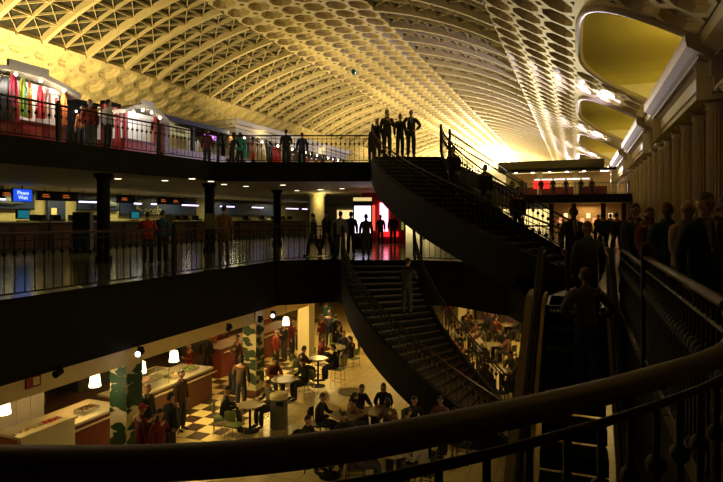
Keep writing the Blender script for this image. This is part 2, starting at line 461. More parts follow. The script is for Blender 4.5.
# upper level left
def lerp2(a, b, t): return (a[0]+(b[0]-a[0])*t, a[1]+(b[1]-a[1])*t)
ul = [(lerp2(pA, p1, t)) for t in (.15, .44, .60, .82, 1)]
lbu = ['black iron railing of the upper gallery, bay at the left edge', 'black iron railing of the upper gallery in front of the first white kiosk', 'black iron railing of the upper gallery in front of the second white kiosk', 'black iron railing of the upper gallery in front of the green display kiosk']
for i in range(4):
    railing('gallery_railing', lbu[i], lin(ul[i], ul[i+1], 2, UF), 1.08, .2, hm=iron_m, newel=(i == 0, True))
railing('gallery_railing', 'black iron railing across the upper bridge left of the curved stair', lin(BY[0], BY[1], 2, UF), 1.08, .19, hm=iron_m, newel=(False, True))
railing('gallery_railing', 'black iron railing receding from the curved stair head along the upper gallery', lin((-4.75, 22), (-4.75, 57.8), 3, UF), 1.08, .42, hm=iron_m)
railing('gallery_railing', 'dark iron railing of the far gallery below the distant shop sign', lin((-4.6, 57.95), (4.4, 57.95), 2, UF), 1.08, .3, hm=iron_m, newel=(False, True))
# right walkway rail
railing('walkway_railing', 'dark railing with reddish handrail beside the escalator at right', lin((.64, 3.0), (.64, 6.3), 4, 0), 1.1, .12, hr=.035, newel=(False, True))
railing('walkway_railing', 'dark railing beside the escalator landing behind the bald man', lin((.64, 6.45), (.64, 10.0), 3, 0), 1.0, .14, hr=.03, newel=(False, False))
# foreground curved rail
def catmull(P_, n=6):
    out = []
    for i in range(len(P_)-1):
        a = P_[max(0, i-1)]; b = P_[i]; c = P_[i+1]; d = P_[min(len(P_)-1, i+2)]
        for k in range(n):
            t = k/n
            out.append(tuple(.5*((2*b[j])+(-a[j]+c[j])*t+(2*a[j]-5*b[j]+4*c[j]-d[j])*t*t+(-a[j]+3*b[j]-3*c[j]+d[j])*t**3) for j in range(2)))
    out.append(P_[-1]); return out
fgs = catmull(fg, 6)
ft = thing('curved_railing', 'thick curved brown wooden handrail on dark iron balusters across the foreground', 'railing', (fg[3][0], fg[3][1], 0))
o3 = Vector((fg[3][0], fg[3][1], 0))
fq = [Vector((x, y, 0))-o3 for x, y in fgs]
MB().tube([p+Vector((0, 0, 1.1)) for p in fq], .036, 16, ry=.028).build('handrail', wood_m, ft, smooth=True)
MB().tube([p+Vector((0, 0, 1.03)) for p in fq], .011, 8).build('upper_rail', iron_m, ft, smooth=True)
MB().tube([p+Vector((0, 0, .09)) for p in fq], .014, 8).build('bottom_rail', iron_m, ft, smooth=True)
fb = MB().tube([(0, 0, .08), (0, 0, 1.03)], .009, 8)
for zc, r in ((.88, .026), (.94, .010), (.82, .010), (.5, .012), (.2, .02)): fb.sphere((0, 0, zc), r, 10)
fbm = fb.mesh('baluster', iron_m, True)
for p in resample(fq, .115): link(fbm, 'baluster', ft, p)
# ------------------------------------------------------------------ curved stairs
def stair(label, cen, r0, r1, ph, z0, z1, nst, name='curved_staircase'):
    o = UD(cen[0]-(r0+r1)/2, cen[1]); O = Vector((o[0], o[1], z0))
    t = thing(name, label, 'staircase', O)
    rise = (z0-z1)/nst
    def pt(r, f, z): x, y = arcp(cen, r, ph*f); return Vector((x, y, z))-O
    for k in range(nst):
        f0 = k/nst; f1 = (k+1)/nst; zt = z0-rise*(k+1)
        if k == nst-1: continue
        m = MB(); seg = 2
        ring = []
        fs_ = [f0-.002, (f0+f1)/2, f1+.012]
        top = [pt(r, f, zt) for f in fs_ for r in (r0, r1)]
        bot = [pt(r, f, zt-.05) for f in fs_ for r in (r0, r1)]
        m.add(top+bot, [(0,1,3,2),(2,3,5,4),(6,7,9,8),(8,9,11,10),(0,1,7,6),(4,5,11,10),(0,2,8,6),(2,4,10,8),(1,3,9,7),(3,5,11,9)])
        m.add([pt(r0, f0, zt), pt(r1, f0, zt), pt(r1, f0, zt+rise), pt(r0, f0, zt+rise), pt(r0, f0+.004, zt), pt(r1, f0+.004, zt), pt(r1, f0+.004, zt+rise), pt(r0, f0+.004, zt+rise)], [(0,1,2,3),(4,5,6,7)], 1)
        m.build('step', [tread_m, dark_m], t)
    n = 40
    for r, w in ((r0, -.07), (r1, .07)):
        m = MB(); vs = []
        for i in range(n+1):
            f = i/n; z = z0-(z0-z1)*f
            for rr, zz in ((r, z+.18), (r+w, z+.18), (r+w, z-.85), (r, z-.85)): vs.append(pt(rr, f, zz))
        m.add(vs, [(4*i+k, 4*i+(k+1) % 4, 4*i+4+(k+1) % 4, 4*i+4+k) for i in range(n) for k in range(4)]+[(0, 1, 2, 3), (4*n, 4*n+1, 4*n+2, 4*n+3)])
        m.build('stringer', strm_m, t)
    m = MB(); vs = []
    for i in range(n+1):
        f = i/n; z = z0-(z0-z1)*f-.8
        vs += [pt(r0, f, z), pt(r1, f, z), pt(r1, f, z-.04), pt(r0, f, z-.04)]
    m.add(vs, [(4*i+k, 4*i+(k+1) % 4, 4*i+4+(k+1) % 4, 4*i+4+k) for i in range(n) for k in range(4)])
    m.build('soffit', strm_m, t)
    for r in (r0-.03, r1+.03):
        pts = [pt(r, i/30, z0-(z0-z1)*i/30+.16) for i in range(31)]
        railing('', '', pts, .92, .17, hr=.035, parent=t, newh=.05)
    return t
stair('dark curved staircase descending from the upper gallery below the silhouetted group', ucent, 6.75, 9.25, PI/3, UF, 0, 23)
stair('dark curved staircase descending from the middle level to the food court', lcent, 3.4, 5.9, math.radians(78), 0, LF, 26)
# ------------------------------------------------------------------ escalator
def escalator(label, cx, ytop, w=.6):
    t = thing('escalator', label, 'escalator', (cx, ytop, 0))
    a = math.radians(30); L = 4.5/math.tan(a)
    # local: y=0 top, y=-L bottom at z=-4.5
    ns = int(L/.40)
    stp = MB().box((0, -.2, -.1), (w*1.6, .41, .2), mi=0)
    for k in range(14): stp.box((-w*.75+k*w*1.5/13, -.2, .006), (.02, .4, .012), mi=1)
    stm = stp.mesh('step', [blk_m, steel_m])
    for i in range(ns+1):
        link(stm, 'step', t, (0, -i*.40, -i*.40*math.tan(a)-.06))
    MB().box((0, .6, -.03), (w*1.7, 1.3, .06)).build('landing_plate', steel_m, t)
    y1 = -L-.3
    for sx in (-1, 1):
        x = sx*(w+.06)
        def prof_bar(za, zb, wd, m, nm, yt=1.0, sm=False):
            q = MB(); pts = [(yt, 0), (0, 0), (-L, -4.5), (-L-.5, -4.5)]
            vs = []
            for y, z in pts:
                for xx, zz in ((x-wd/2, z+za), (x+wd/2, z+za), (x+wd/2, z+zb), (x-wd/2, z+zb)): vs.append((xx, y, zz))
            q.add(vs, [(4*i+k, 4*i+(k+1) % 4, 4*i+4+(k+1) % 4, 4*i+4+k) for i in range(3) for k in range(4)]+[(0, 1, 2, 3), (12, 13, 14, 15)])
            return q.build(nm, m, t)
        prof_bar(-.02, .10, .16, brass_m, 'skirt')
        prof_bar(.10, .86, .05, strm_m, 'balustrade')
        prof_bar(.86, .90, .09, brass_m, 'rail_track')
        MB().tube([(x, 1.05, .45), (x, 1.2, .65), (x, 1.1, .88), (x, .9, .94), (x, 0, .94), (x, -L, -3.56), (x, -L-.4, -3.56), (x, -L-.6, -3.7), (x, -L-.55, -3.95)], .045, 10, ry=.03).build('handrail', blk_m, t, smooth=True)
        x += sx*.16
        prof_bar(-.9, .1, .14, dark_m, 'side_panel')
        prof_bar(.10, .14, .16, brass_m, 'deck_strip')
    return t
escalator('long escalator climbing away from the food court beside the right walkway', -.05, 10.2, .50)
# ------------------------------------------------------------------ people
skin_m = mat('skin', (.42, .24, .16), .55, var=.08); skind_m = mat('skin_dark', (.12, .06, .035), .55, var=.1)
eye_m = mat('eye', (.03, .02, .02), .2); lip_m = mat('lips', (.35, .12, .10), .5)
hairk = mat('hair_dark', (.015, .011, .008), .6, var=.4, scale=40); hairb = mat('hair_brown', (.08, .04, .02), .6, var=.4, scale=40)
hairg = mat('hair_grey', (.25, .24, .22), .6, var=.3, scale=40); haird = mat('hair_blond', (.35, .22, .09), .6, var=.3, scale=40)
shoe_m = mat('shoe_leather', (.015, .012, .01), .4)
def cloth(name, c): return mat('cloth_'+name, c, .85, var=.2, scale=14)
def skinmesh(verts, edges, rad, name, sub=1, root=0):
    me = bpy.data.meshes.new(name); me.from_pydata(verts, edges, [])
    o = bpy.data.objects.new(name, me); COL.objects.link(o)
    bm = bmesh.new(); bm.from_mesh(me); ly = bm.verts.layers.skin.verify()
    bm.verts.ensure_lookup_table()
    for v, r in zip(bm.verts, rad):
        v[ly].radius = r if isinstance(r, tuple) else (r, r)
        v[ly].use_root = (v.index == root)
    bm.to_mesh(me); bm.free()
    m = o.modifiers.new('s', 'SKIN'); m.use_smooth_shade = True; m.branch_smoothing = .6
    q = o.modifiers.new('u', 'SUBSURF'); q.levels = sub; q.render_levels = sub
    bpy.context.view_layer.update()
    out = bpy.data.meshes.new_from_object(o.evaluated_get(bpy.context.evaluated_depsgraph_get()))
    bpy.data.objects.remove(o)
    return [tuple(v.co) for v in out.vertices], [tuple(p.vertices) for p in out.polygons]
def headgeo(mb, c, tilt=0, yaw=0):
    n1, n2 = 18, 22; vs = []; fs = []
    Mt = Matrix.Translation(c) @ Matrix.Rotation(yaw, 4, 'Z') @ Matrix.Rotation(tilt, 4, 'X')
    for i in range(n1+1):
        a = PI*i/n1; z = math.cos(a); r = math.sin(a)
        for k in range(n2):
            b = 2*PI*k/n2; x = r*math.sin(b); y = -r*math.cos(b)     # front is -Y
            px, py, pz = x*.074, y*.094, z*.118
            if z < 0:
                px *= 1-.28*(-z)**1.3; py *= 1-.12*(-z) if y < 0 else 1-.30*(-z)
            fr = max(0, -y)
            g = lambda x0, z0, sx, sz: math.exp(-((x-x0)/sx)**2-((z-z0)/sz)**2)
            if y < 0:
                py -= .024*g(0, -.22, .16, .17)+.010*g(0, .02, .12, .22)       # nose and bridge
                py += .009*(g(.36, .03, .2, .13)+g(-.36, .03, .2, .13))        # sockets
                py -= .007*g(0, -.52, .32, .06)+.010*g(0, -.86, .3, .12)+.004*g(0, .2, .6, .1)
            if abs(y) < .45 and abs(z+.08) < .3 and abs(x) > .75: px += math.copysign(.012, x)   # ears
            vs.append(Mt @ Vector((px, py, pz)))
    for i in range(n1):
        for k in range(n2): fs.append((i*n2+k, i*n2+(k+1) % n2, (i+1)*n2+(k+1) % n2, (i+1)*n2+k))
    mb.add(vs, fs, 0)
    for sx in (-1, 1):
        p = Mt @ Vector((sx*.027, -.080, .004)); mb.sphere(p, .011, 6, 1)
    p = Mt @ Vector((0, -.0905, -.062)); mb.sphere(p, .01, 6, 2, sc=(2.1, .7, .5))
    return Mt
def hairgeo(Mt, style):
    h = MB(); n1, n2 = 12, 20; vs = []
    for i in range(n1+1):
        for k in range(n2):
            b = 2*PI*k/n2; front = math.cos(b)       # 1 at front
            if style == 'long': amax = 1.15+(1-front)*.95 if front < .5 else 1.15
            elif style == 'cap': amax = 1.35
            else: amax = 1.05+(1-front)*.52
            a = amax*i/n1; z = math.cos(a); r = math.sin(a)
            x = r*math.sin(b); y = -r*math.cos(b); q = 1.10
            px, py, pz = x*.074*q, y*.094*q+.004, z*.118*1.09+.002
            if style == 'long' and i > n1*.7 and front < .4: pz -= .10*(i/n1-.7)/.3; 
            vs.append(Mt @ Vector((px, py, pz)))
    h.add(vs, [(i*n2+k, i*n2+(k+1) % n2, (i+1)*n2+(k+1) % n2, (i+1)*n2+k) for i in range(n1) for k in range(n2)])
    if style == 'cap':
        h.add([Mt @ Vector(p) for p in ((-.06, -.085, .045), (.06, -.085, .045), (.045, -.165, .03), (-.045, -.165, .03), (-.06, -.085, .052), (.06, -.085, .052), (.045, -.165, .036), (-.045, -.165, .036))], [(0,1,2,3),(4,5,6,7),(0,1,5,4),(1,2,6,5),(2,3,7,6),(3,0,4,7)])
    return h
V = Vector
def pose_joints(pose):
    J = {}
    if pose == 'sit':
        J['pel'] = V((0, .02, .54)); J['sp'] = V((0, .05, .72)); J['ch'] = V((0, .02, .92)); J['nb'] = V((0, -.03, 1.06)); J['nk'] = V((0, -.05, 1.12)); J['hd'] = V((0, -.075, 1.235))
        for s, k in ((-1, 'r'), (1, 'l')):
            J['sh'+k] = V((s*.17, -.01, 1.01)); J['el'+k] = V((s*.25, -.10, .77)); J['wr'+k] = V((s*.14, -.32, .79)); J['ha'+k] = V((s*.08, -.385, .79))
            J['hp'+k] = V((s*.09, .02, .53)); J['kn'+k] = V((s*.13, -.42, .52)); J['an'+k] = V((s*.12, -.40, .10)); J['to'+k] = V((s*.13, -.55, .04))
    else:
        lean = {'stand': 0, 'walk': -.03, 'hips': 0, 'lean': -.18, 'talk': 0, 'rail': -.05}[pose]
        J['pel'] = V((0, 0, .95)); J['sp'] = V((0, lean*.3, 1.14)); J['ch'] = V((0, lean*.7, 1.34)); J['nb'] = V((0, lean, 1.47)); J['nk'] = V((0, lean-.012, 1.53)); J['hd'] = V((0, lean-.03, 1.642))
        for s, k in ((-1, 'r'), (1, 'l')):
            J['sh'+k] = V((s*.175, lean, 1.42))
            if pose == 'hips': J['el'+k] = V((s*.36, .10, 1.18)); J['wr'+k] = V((s*.20, -.02, 1.02)); J['ha'+k] = V((s*.14, -.07, .99))
            elif pose == 'lean' or pose == 'rail': J['el'+k] = V((s*.25, lean-.08, 1.17)); J['wr'+k] = V((s*.21, lean-.30, 1.13)); J['ha'+k] = V((s*.19, lean-.37, 1.14))
            elif pose == 'talk' and s > 0: J['el'+k] = V((s*.24, -.02, 1.15)); J['wr'+k] = V((s*.17, -.24, 1.22)); J['ha'+k] = V((s*.14, -.31, 1.26))
            else:
                sw = (s*.16 if pose == 'walk' else 0)
                J['el'+k] = V((s*.235, lean+.02+sw*.5, 1.14)); J['wr'+k] = V((s*.245, lean-.05+sw*1.2, .90)); J['ha'+k] = V((s*.24, lean-.07+sw*1.35, .835))
            st = (-s*.24 if pose == 'walk' else 0)
            J['hp'+k] = V((s*.09, 0, .93)); J['kn'+k] = V((s*.10, st*.6-.02-(.05 if pose == 'walk' else 0), .50)); J['an'+k] = V((s*.11, st*1.1+.02, .09 if st <= 0 else .15)); J['to'+k] = V((s*.125, st*1.1-.13, .035 if st <= 0 else .07))
    return J
PROTO = {}
def figure(pose, style):
    key = (pose, style)
    if key in PROTO: return PROTO[key]
    J = pose_joints(pose)
    vs = []; es = []; rd = []
    def nv(p, r, par=None):
        vs.append(tuple(p)); rd.append(r)
        if par is not None: es.append((par, len(vs)-1))
        return len(vs)-1
    pel = nv(J['pel'], (.135, .09)); sp = nv(J['sp'], (.12, .08), pel); ch = nv(J['ch'], (.14, .09), sp); nb = nv(J['nb'], (.075, .065), ch); nk = nv(J['nk'], .052, nb); nv(J['hd'], .055, nk)
    for k, s in (('r', -1), ('l', 1)):
        a = nv(J['sh'+k], .058, ch); b = nv(J['el'+k], .040, a); c = nv(J['wr'+k], (.026, .022), b); h = nv(J['ha'+k], (.036, .018), c)
        d = (J['ha'+k]-J['wr'+k]).normalized()
        side = d.cross(V((s, 0, 0))); side = side.normalized() if side.length > .1 else V((0, 1, 0))
        if pose == 'sit': side = V((1, 0, 0))-d*d.x; side.normalize()
        inn = d.cross(side).normalized()
        if inn.x*s > 0: inn = -inn
        for q, (off, ln) in enumerate(((-.030, .068), (-.010, .078), (.010, .072), (.028, .056))):
            base = J['ha'+k]+side*off+d*.025
            f1 = nv(base, .0095, h); f2 = nv(base+d*ln*.5+inn*.006, .0085, f1); nv(base+d*ln*.9+inn*.024, .0075, f2)
        tb = J['ha'+k]-side*.036-d*.03
        f1 = nv(tb, .012, c); nv(tb+d*.05-side*.02+inn*.012, .0095, f1)
        a = nv(J['hp'+k], .088, pel); b = nv(J['kn'+k], .056, a); c = nv(J['an'+k], .038, b); nv(J['to'+k], (.036, .022), c)
    bv, bf = skinmesh(vs, es, rd, 'figure')
    body = MB().add(bv, bf, 0)
    Mt = headgeo(body, J['hd'], 0.12 if pose in ('sit', 'lean') else 0.02)
    bm_ = body.mesh('body', [skin_m, eye_m, lip_m], True)
    # top garment
    vs = []; es = []; rd = []
    pb = J['pel']+V((0, 0, -.03 if pose != 'sit' else .0))
    pel = nv(pb-V((0, 0, .10 if pose != 'sit' else .02)), (.19, .15)); pl2 = nv(pb+V((0, 0, .06)), (.185, .142), pel); sp = nv(J['sp'], (.185, .135), pl2); ch = nv(J['ch'], (.20, .14), sp); nb = nv(J['nb'], (.095, .085), ch); nv(J['nk']-V((0, 0, .01)), (.068, .068), nb)
    for k in 'rl':
        a = nv(J['sh'+k], .088, ch); b = nv(J['el'+k], .066, a); nv(J['wr'+k].lerp(J['el'+k], -.05), .050, b)
    tv, tf = skinmesh(vs, es, rd, 'top')
    top = MB().add(tv, tf); tm_ = top.mesh('jacket', [shoe_m], True)
    # trousers
    vs = []; es = []; rd = []
    pel = nv(J['pel']+V((0, 0, .12)), (.16, .12)); lo = nv(J['pel']-V((0, 0, .05)), (.15, .11), pel)
    for k in 'rl':
        a = nv(J['hp'+k]-V((0, 0, .07 if pose != 'sit' else 0)), .108, lo); b = nv(J['kn'+k], .084, a); nv(J['an'+k]+V((0, .005, -.03)), .070, b)
    lv, lf = skinmesh(vs, es, rd, 'legs')
    lm_ = MB().add(lv, lf).mesh('trousers', [shoe_m], True)
    sm_ = []
    for k in 'rl':
        sh = MB()
        a = J['an'+k]; b = J['to'+k]
        sh.tube([a+V((0, .05, -.035)), a+V((0, .02, -.03)), a.lerp(b, .5)+V((0, 0, -.012)), b, b+V((0, -.05, -.002))], [.028, .044, .046, .042, .02], 10)
        sm_.append(sh.mesh('shoe', [shoe_m], True))
    hm_ = hairgeo(Mt, style).mesh('hair', [hairk], True)
    PROTO[key] = (bm_, tm_, lm_, sm_, hm_, J, Mt)
    return PROTO[key]
def setm(o, m, slot=0):
    o.material_slots[slot].link = 'OBJECT'; o.material_slots[slot].material = m
def person(label, px, D, z, facing, pose='stand', style='short', top=(.02, .02, .02), tn='black', legs=(.02, .02, .025), ln='black', hair=None, sk=None, scale=1.0, group=None, xy=None, tie=None, bag=None):
    b, t, l, s, h, J, Mt = figure(pose, style)
    x, y = xy or W(px, D)
    r = thing('person', label, 'person', (x, y, z), facing, group); r.scale = (scale,)*3
    o = link(b, 'body', r); setm(o, sk or skin_m)
    o = link(t, 'jacket', r); setm(o, cloth(tn, top))
    o = link(l, 'trousers', r); setm(o, cloth(ln, legs))
    [link(q, 'shoe', r) for q in s]
    if style != 'bald':
        o = link(h, 'cap' if style == 'cap' else 'hair', r); setm(o, hair or hairk)
    if tie:
        c = J['ch']
        MB().add([c+V(p) for p in ((-.05, -.130, .14), (.05, -.130, .14), (.04, -.165, -.05), (0, -.167, -.2), (-.04, -.165, -.05))], [(0, 1, 2, 3, 4)]).add([c+V(p) for p in ((-.05, -.098, .14), (.05, -.098, .14), (.04, -.13, -.05), (0, -.132, -.2), (-.04, -.13, -.05))], [(4, 3, 2, 1, 0)]).build('shirt', cloth('whiteshirt', (.45, .42, .42)), r)
        MB().tube([c+V((0, -.135, .13)), c+V((0, -.158, .04)), c+V((0, -.172, -.1)), c+V((0, -.17, -.18))], [.014, .018, .024, .006], 6).build('necktie', cloth('tie', (.10, .01, .02)), r)
    if bag:
        q = MB().box((.27, -.04, .68), (.10, .30, .26)).tube([(.27, -.12, .8), (.24, -.07, .90), (.27, 0, .8)], .008, 6)
        bo = q.build('handbag', cloth('bag', bag)); bo.location = (x, y, z); bo.rotation_euler = (0, 0, facing)
        tag(bo, 'bag held by the '+label[:40].rsplit(' ', 1)[0], 'bag')
    return r
FC, AW = TH, TH+PI      # facing the camera / away from it
# silhouettes on the upper landing
person('small person standing at the stair head, leftmost of the four silhouettes', 377, 21.6, UF, FC, 'stand', 'long', scale=.86)
person('tall person in dark jacket walking at the stair head, second of the four silhouettes', 387, 21.3, UF, FC-.1, 'talk', 'short', scale=1.03)
person('dark coated person third from left of the four silhouettes', 400, 21.5, UF, FC+.3, 'stand', 'short', scale=.96)
person('man in open dark jacket, rightmost of the four silhouettes on the stair head', 411, 21.2, UF, FC, 'hips', 'bald', scale=1.02, tie=True)
# upper gallery left
person('person in white shirt standing in the red doorway of the second kiosk', 107.5, 19.0, UF, AW-.6, 'stand', 'short', top=(.6, .56, .5), tn='white', scale=.98)
person('person in red top by the gallery railing between the two white kiosks', 90, 19.2, UF, FC+.5, 'stand', 'short', top=(.25, .02, .02), tn='red', legs=(.12, .12, .10), ln='grey')
person('person in orange top leaning beside the person in red on the upper gallery', 83, 19.6, UF, FC, 'talk', 'short', top=(.5, .16, .04), tn='orange', scale=.93)
person('person in dark red on the upper gallery right of the purple sign', 207, 25.5, UF, AW, 'stand', 'short', top=(.10, .01, .01), tn='darkred')
person('person in teal top browsing the lit souvenir stall', 240, 26.5, UF, AW+.3, 'stand', 'long', top=(.02, .30, .30), tn='teal')
person('person in black bending over goods left of the teal shopper', 232, 25.4, UF, AW-.5, 'lean', 'short', scale=.85)
person('person in dark coat at the middle of the upper bridge railing', 286, 25.6, UF, AW, 'rail', 'short')
person('person in dark clothes at the stall right of the red garment', 302, 26.6, UF, AW, 'stand', 'short', top=(.03, .05, .14), tn='navy')
# main level
person('heavy man in tan coat seen from behind at the middle level railing', 224, 18.2, 0, AW, 'stand', 'short', top=(.17, .10, .035), tn='tan', legs=(.10, .07, .03), ln='khaki', scale=1.09)
person('person in bright red jacket bending at the ticket counter queue', 148, 17.6, 0, AW+.4, 'lean', 'short', top=(.30, .02, .015), tn='brightred', scale=.97)
person('person in blue top right of the red jacket in the ticket queue', 162.5, 18.4, 0, AW, 'stand', 'short', top=(.02, .06, .16), tn='blue', scale=1.0)
person('person in black walking left of the dark couple on the middle level', 314, 21.7, 0, AW+1.2, 'walk', 'short', scale=.95)
person('person in black coat walking between the walker and the white shirt man', 326, 21.9, 0, FC+.8, 'walk', 'short', scale=1.0)
person('man in pale blue shirt seen from behind on the middle level', 340.5, 21.3, 0, AW, 'stand', 'short', top=(.20, .22, .26), tn='paleblue', hair=hairk)
person('person in dark jacket half hidden behind the pale blue shirt man', 351, 22.6, 0, AW, 'stand', 'short')
person('man in dark khaki clothes silhouetted against the bright lightbox', 366, 21.3, 0, AW, 'stand', 'short', top=(.055, .04, .02), tn='olive', legs=(.05, .04, .02), ln='oliv2', scale=.94)
person('dark standing figure left of the red glowing shop on the middle level', 380.5, 30.5, 0, AW, 'stand', 'short', scale=.95)
person('dark standing figure right of the red glowing shop on the middle level', 393, 30, 0, FC, 'stand', 'short')
# person on the upper stair, low
person('dark person climbing the lower curved stair', 407, 17.0, -1.45, AW-.4, 'rail', 'short', scale=.98)
# escalator riders
def esc(px, D): 
    x, y = W(px, D); return min(0, -(10.2-y)*math.tan(math.radians(30)))-.06
person('man in dark jacket and jeans riding the escalator, nearest rider seen from behind', 586, 8.0, esc(586, 8.0), AW, 'hips', 'short', top=(.11, .09, .07), tn='darkjacket', legs=(.12, .15, .2), ln='jeans', hair=hairb, scale=1.0)
person('rider in grey jacket and tan knit cap above the nearest escalator rider', 588, 9.1, esc(588, 9.1), AW, 'stand', 'cap', top=(.06, .065, .06), tn='greyjacket', hair=cloth('knit', (.20, .10, .04)), scale=.98)
person('man in open dark jacket over pale shirt at the escalator top facing the camera', 573, 11.3, 0, FC, 'stand', 'cap', top=(.035, .035, .04), tn='charcoal', hair=cloth('redcap', (.10, .015, .01)), sk=skind_m, tie=True, scale=.98)
person('person in pink sleeves riding low on the escalator under the foreground rail', 548, 4.0, esc(548, 4.0)-.0, AW, 'stand', 'long', top=(.32, .13, .10), tn='pinktop', legs=(.06, .05, .05), ln='brown', hair=hairb)
# walkway on the right
person('man in dark jacket, leftmost walker by the columns', 634, 10.2, 0, FC, 'walk', 'short', top=(.025, .028, .03), tn='jetblack', scale=1.0)
person('woman in magenta top walking second from left by the columns', 647.5, 9.5, 0, FC+.1, 'walk', 'long', top=(.15, .03, .07), tn='magenta', scale=.95)
person('person in teal and white jacket with dark red cap walking by the columns', 667, 8.4, 0, FC-.2, 'talk', 'cap', top=(.02, .07, .07), tn='teal2', hair=cloth('redcap', (.10, .015, .01)), sk=skind_m, scale=.98)
person('bald man in pale pink shirt walking behind the man in the suit', 684, 7.1, 0, FC+.2, 'walk', 'bald', top=(.26, .17, .15), tn='palepink', scale=.98)
person('man in black suit, white shirt and dark red tie at the right walkway railing', 704, 5.7, 0, FC, 'stand', 'short', top=(.012, .012, .014), tn='suit', tie=True, hair=hairb)
person('dark clothed walker half cut by the right edge of the photo', 722, 6.4, 0, FC+.3, 'walk', 'short', top=(.03, .02, .02), tn='umber', sk=skind_m)
# far crowd on walkway and at stair top
fx = [('person in black coat far down the walkway left of the columns', 603, 24), ('person with pale hair far down the walkway near the dark end', 610, 27), ('tall dark figure far down the walkway beside the first visible column', 617, 22), ('small dark figure farthest along the walkway', 598, 33)]
for i, (lb, px, D) in enumerate(fx): person(lb, px, D, 0, FC if i % 2 else AW, 'walk', 'short', scale=.97)
fr = [('dark figure at far gallery rail under the left end of the shop sign', 512, 57.5), ('dark figure at far gallery rail, second from its left end', 522, 57), ('dark figure at far gallery rail beneath the red part of the sign', 541, 57.3), ('dark figure at far gallery rail right of the red sign part', 553, 57), ('dark figure at far gallery rail near the cream pillar', 566, 57.4), ('dark figure at far gallery rail near its right end', 581, 57), ('dark figure at far gallery rail, rightmost by the wall', 592, 57.2)]
for i, (lb, px, D) in enumerate(fr): person(lb, px, D-.9, UF, FC if i % 2 else AW, 'stand', 'short', scale=.97)
# heads of people coming down the upper stair at its foot
def on_stair(f, r): 
    x, y = arcp(ucent, r, PI/3*f); return (x, y), UF*(1-f)
for lb, f, r in (('dark person descending the upper curved stair next to the inner handrail', .40, 7.4), ('dark person halfway down the upper curved stair near the right handrail', .58, 7.3), ('dark person low on the upper curved stair', .78, 8.0)):
    p, z = on_stair(f, r); person(lb, 0, 0, z-.08, FC, 'walk', 'short', xy=p, scale=.9)
# ------------------------------------------------------------------ upper kiosks
def frame_thing(name, label, cat, x, y, z, group=None): return thing(name, label, cat, (x, y, z), 0, group)
def kiosk(label, x, y0, y1, ht, door=None, seed=0):
    """booth whose long front faces +X (the atrium); depth 2.6 towards -X"""
    L = y1-y0; t = thing('kiosk', label, 'kiosk', (x, y0, UF))
    MB().box((-1.3, L/2, .45), (2.6, L, .9)).build('base_panel', red_m, t)
    MB().box((-1.3, L/2, 1.5), (2.2, L-.25, 1.2)).build('body_wall', white_m, t)
    MB().box((-1.3, L/2, .93), (2.7, L+.1, .06)).build('counter', dred_m, t)
    for yy in (.06, L-.06): MB().box((-.04, yy, 1.5), (.12, .12, 1.3)).build('post', red_m, t)
    # curved roof fascia
    rf = MB(); n = 14; vs = []
    for i in range(n+1):
        f = i/n; yy = -.35+(L+.7)*f; zz = ht-.25+.42*math.sin(PI*f)
        for xx in (.35, -2.9): vs += [(xx, yy, zz), (xx, yy, zz-.16)]
    fs = []
    for i in range(n):
        a = 4*i; b = a+4
        fs += [(a, b, b+1, a+1), (a+2, b+2, b+3, a+3), (a, b, b+2, a+2), (a+1, b+1, b+3, a+3)]
    fs += [(0, 1, 3, 2), (4*n, 4*n+1, 4*n+3, 4*n+2)]
    rf.add(vs, fs).build('roof', soff_m, t)
    MB().box((.30, L/2, ht+.15), (.12, L*.42, .34)).build('roof_crest', soff_m, t)
    MB().box((-.12, L/2, ht-.28), (.08, L-.2, .18)).build('lintel', white_m, t)
    for i in range(4):
        f = (i+.5)/4; MB().sphere((.30, -.1+(L+.2)*f, ht-.50+.40*math.sin(PI*(.1+.8*f))), .05, 8).build('bulb', bulb_m, t)
    return t
k1a, k1b = YonX(-17.2, -30), YonX(-17.2, 66)
kiosk('white kiosk with curved roof and hanging scarves at the left end of upper gallery', -17.2, k1a, k1b, 2.45)
k2a, k2b = YonX(-17.2, 125), YonX(-17.2, 157)
kiosk('white kiosk with curved roof and plain blank wall right of the red doorway', -17.2, k2a, k2b, 2.3)
def scarf(label, px, z0, z1, c, cn, w=.22, X=-17.0, cat='scarf', nm='hanging_scarf', group='scarves hanging on the first kiosk'):
    y = YonX(X, px); m = MB(); n = 8; vs = []
    for i in range(n+1):
        f = i/n; ww = w*(.35+.65*min(1, f*2.5)); zz = z1-(z1-z0)*f
        for k in range(7):
            g = k/6-.5; vs.append((.05+.035*math.sin(k*2.1+f*2), g*ww*(1+.12*math.sin(f*9)), zz-z0))
    m.add(vs, [(i*7+k, i*7+k+1, i*7+8+k, i*7+7+k) for i in range(n) for k in range(6)])
    vs2 = [(a-.03, b, c_) for a, b, c_ in vs]
    m.add(vs2, [(i*7+k, i*7+k+1, i*7+8+k, i*7+7+k) for i in range(n) for k in range(6)])
    o = m.build(nm, cloth(cn, c), loc=(X+.06, y, z0)); tag(o, label, cat, group)
    MB().box((.03, 0, z1-z0+.01), (.03, w*.6, .02)).build('hanger', chrome_m, o)
    return o
zb = UF+1.0
scarf('yellow green scarf hanging on the first kiosk, leftmost bright one', 20.5, zb, UF+2.25, (.55, .65, .08), 'lime', .30)
scarf('pale green scarf beside the lime one on the first kiosk', 23.5, zb+.05, UF+2.0, (.35, .55, .40), 'mint', .16)
scarf('orange beaded strand hanging right of the green scarves', 27.5, zb, UF+2.2, (.60, .18, .03), 'amber', .13)
scarf('crimson garment hanging in the middle of the first kiosk', 38, zb+.05, UF+2.15, (.50, .02, .03), 'crimson', .28)
scarf('pale pink garment hanging right of the crimson one', 45, zb+.1, UF+2.1, (.65, .42, .36), 'rose', .30)
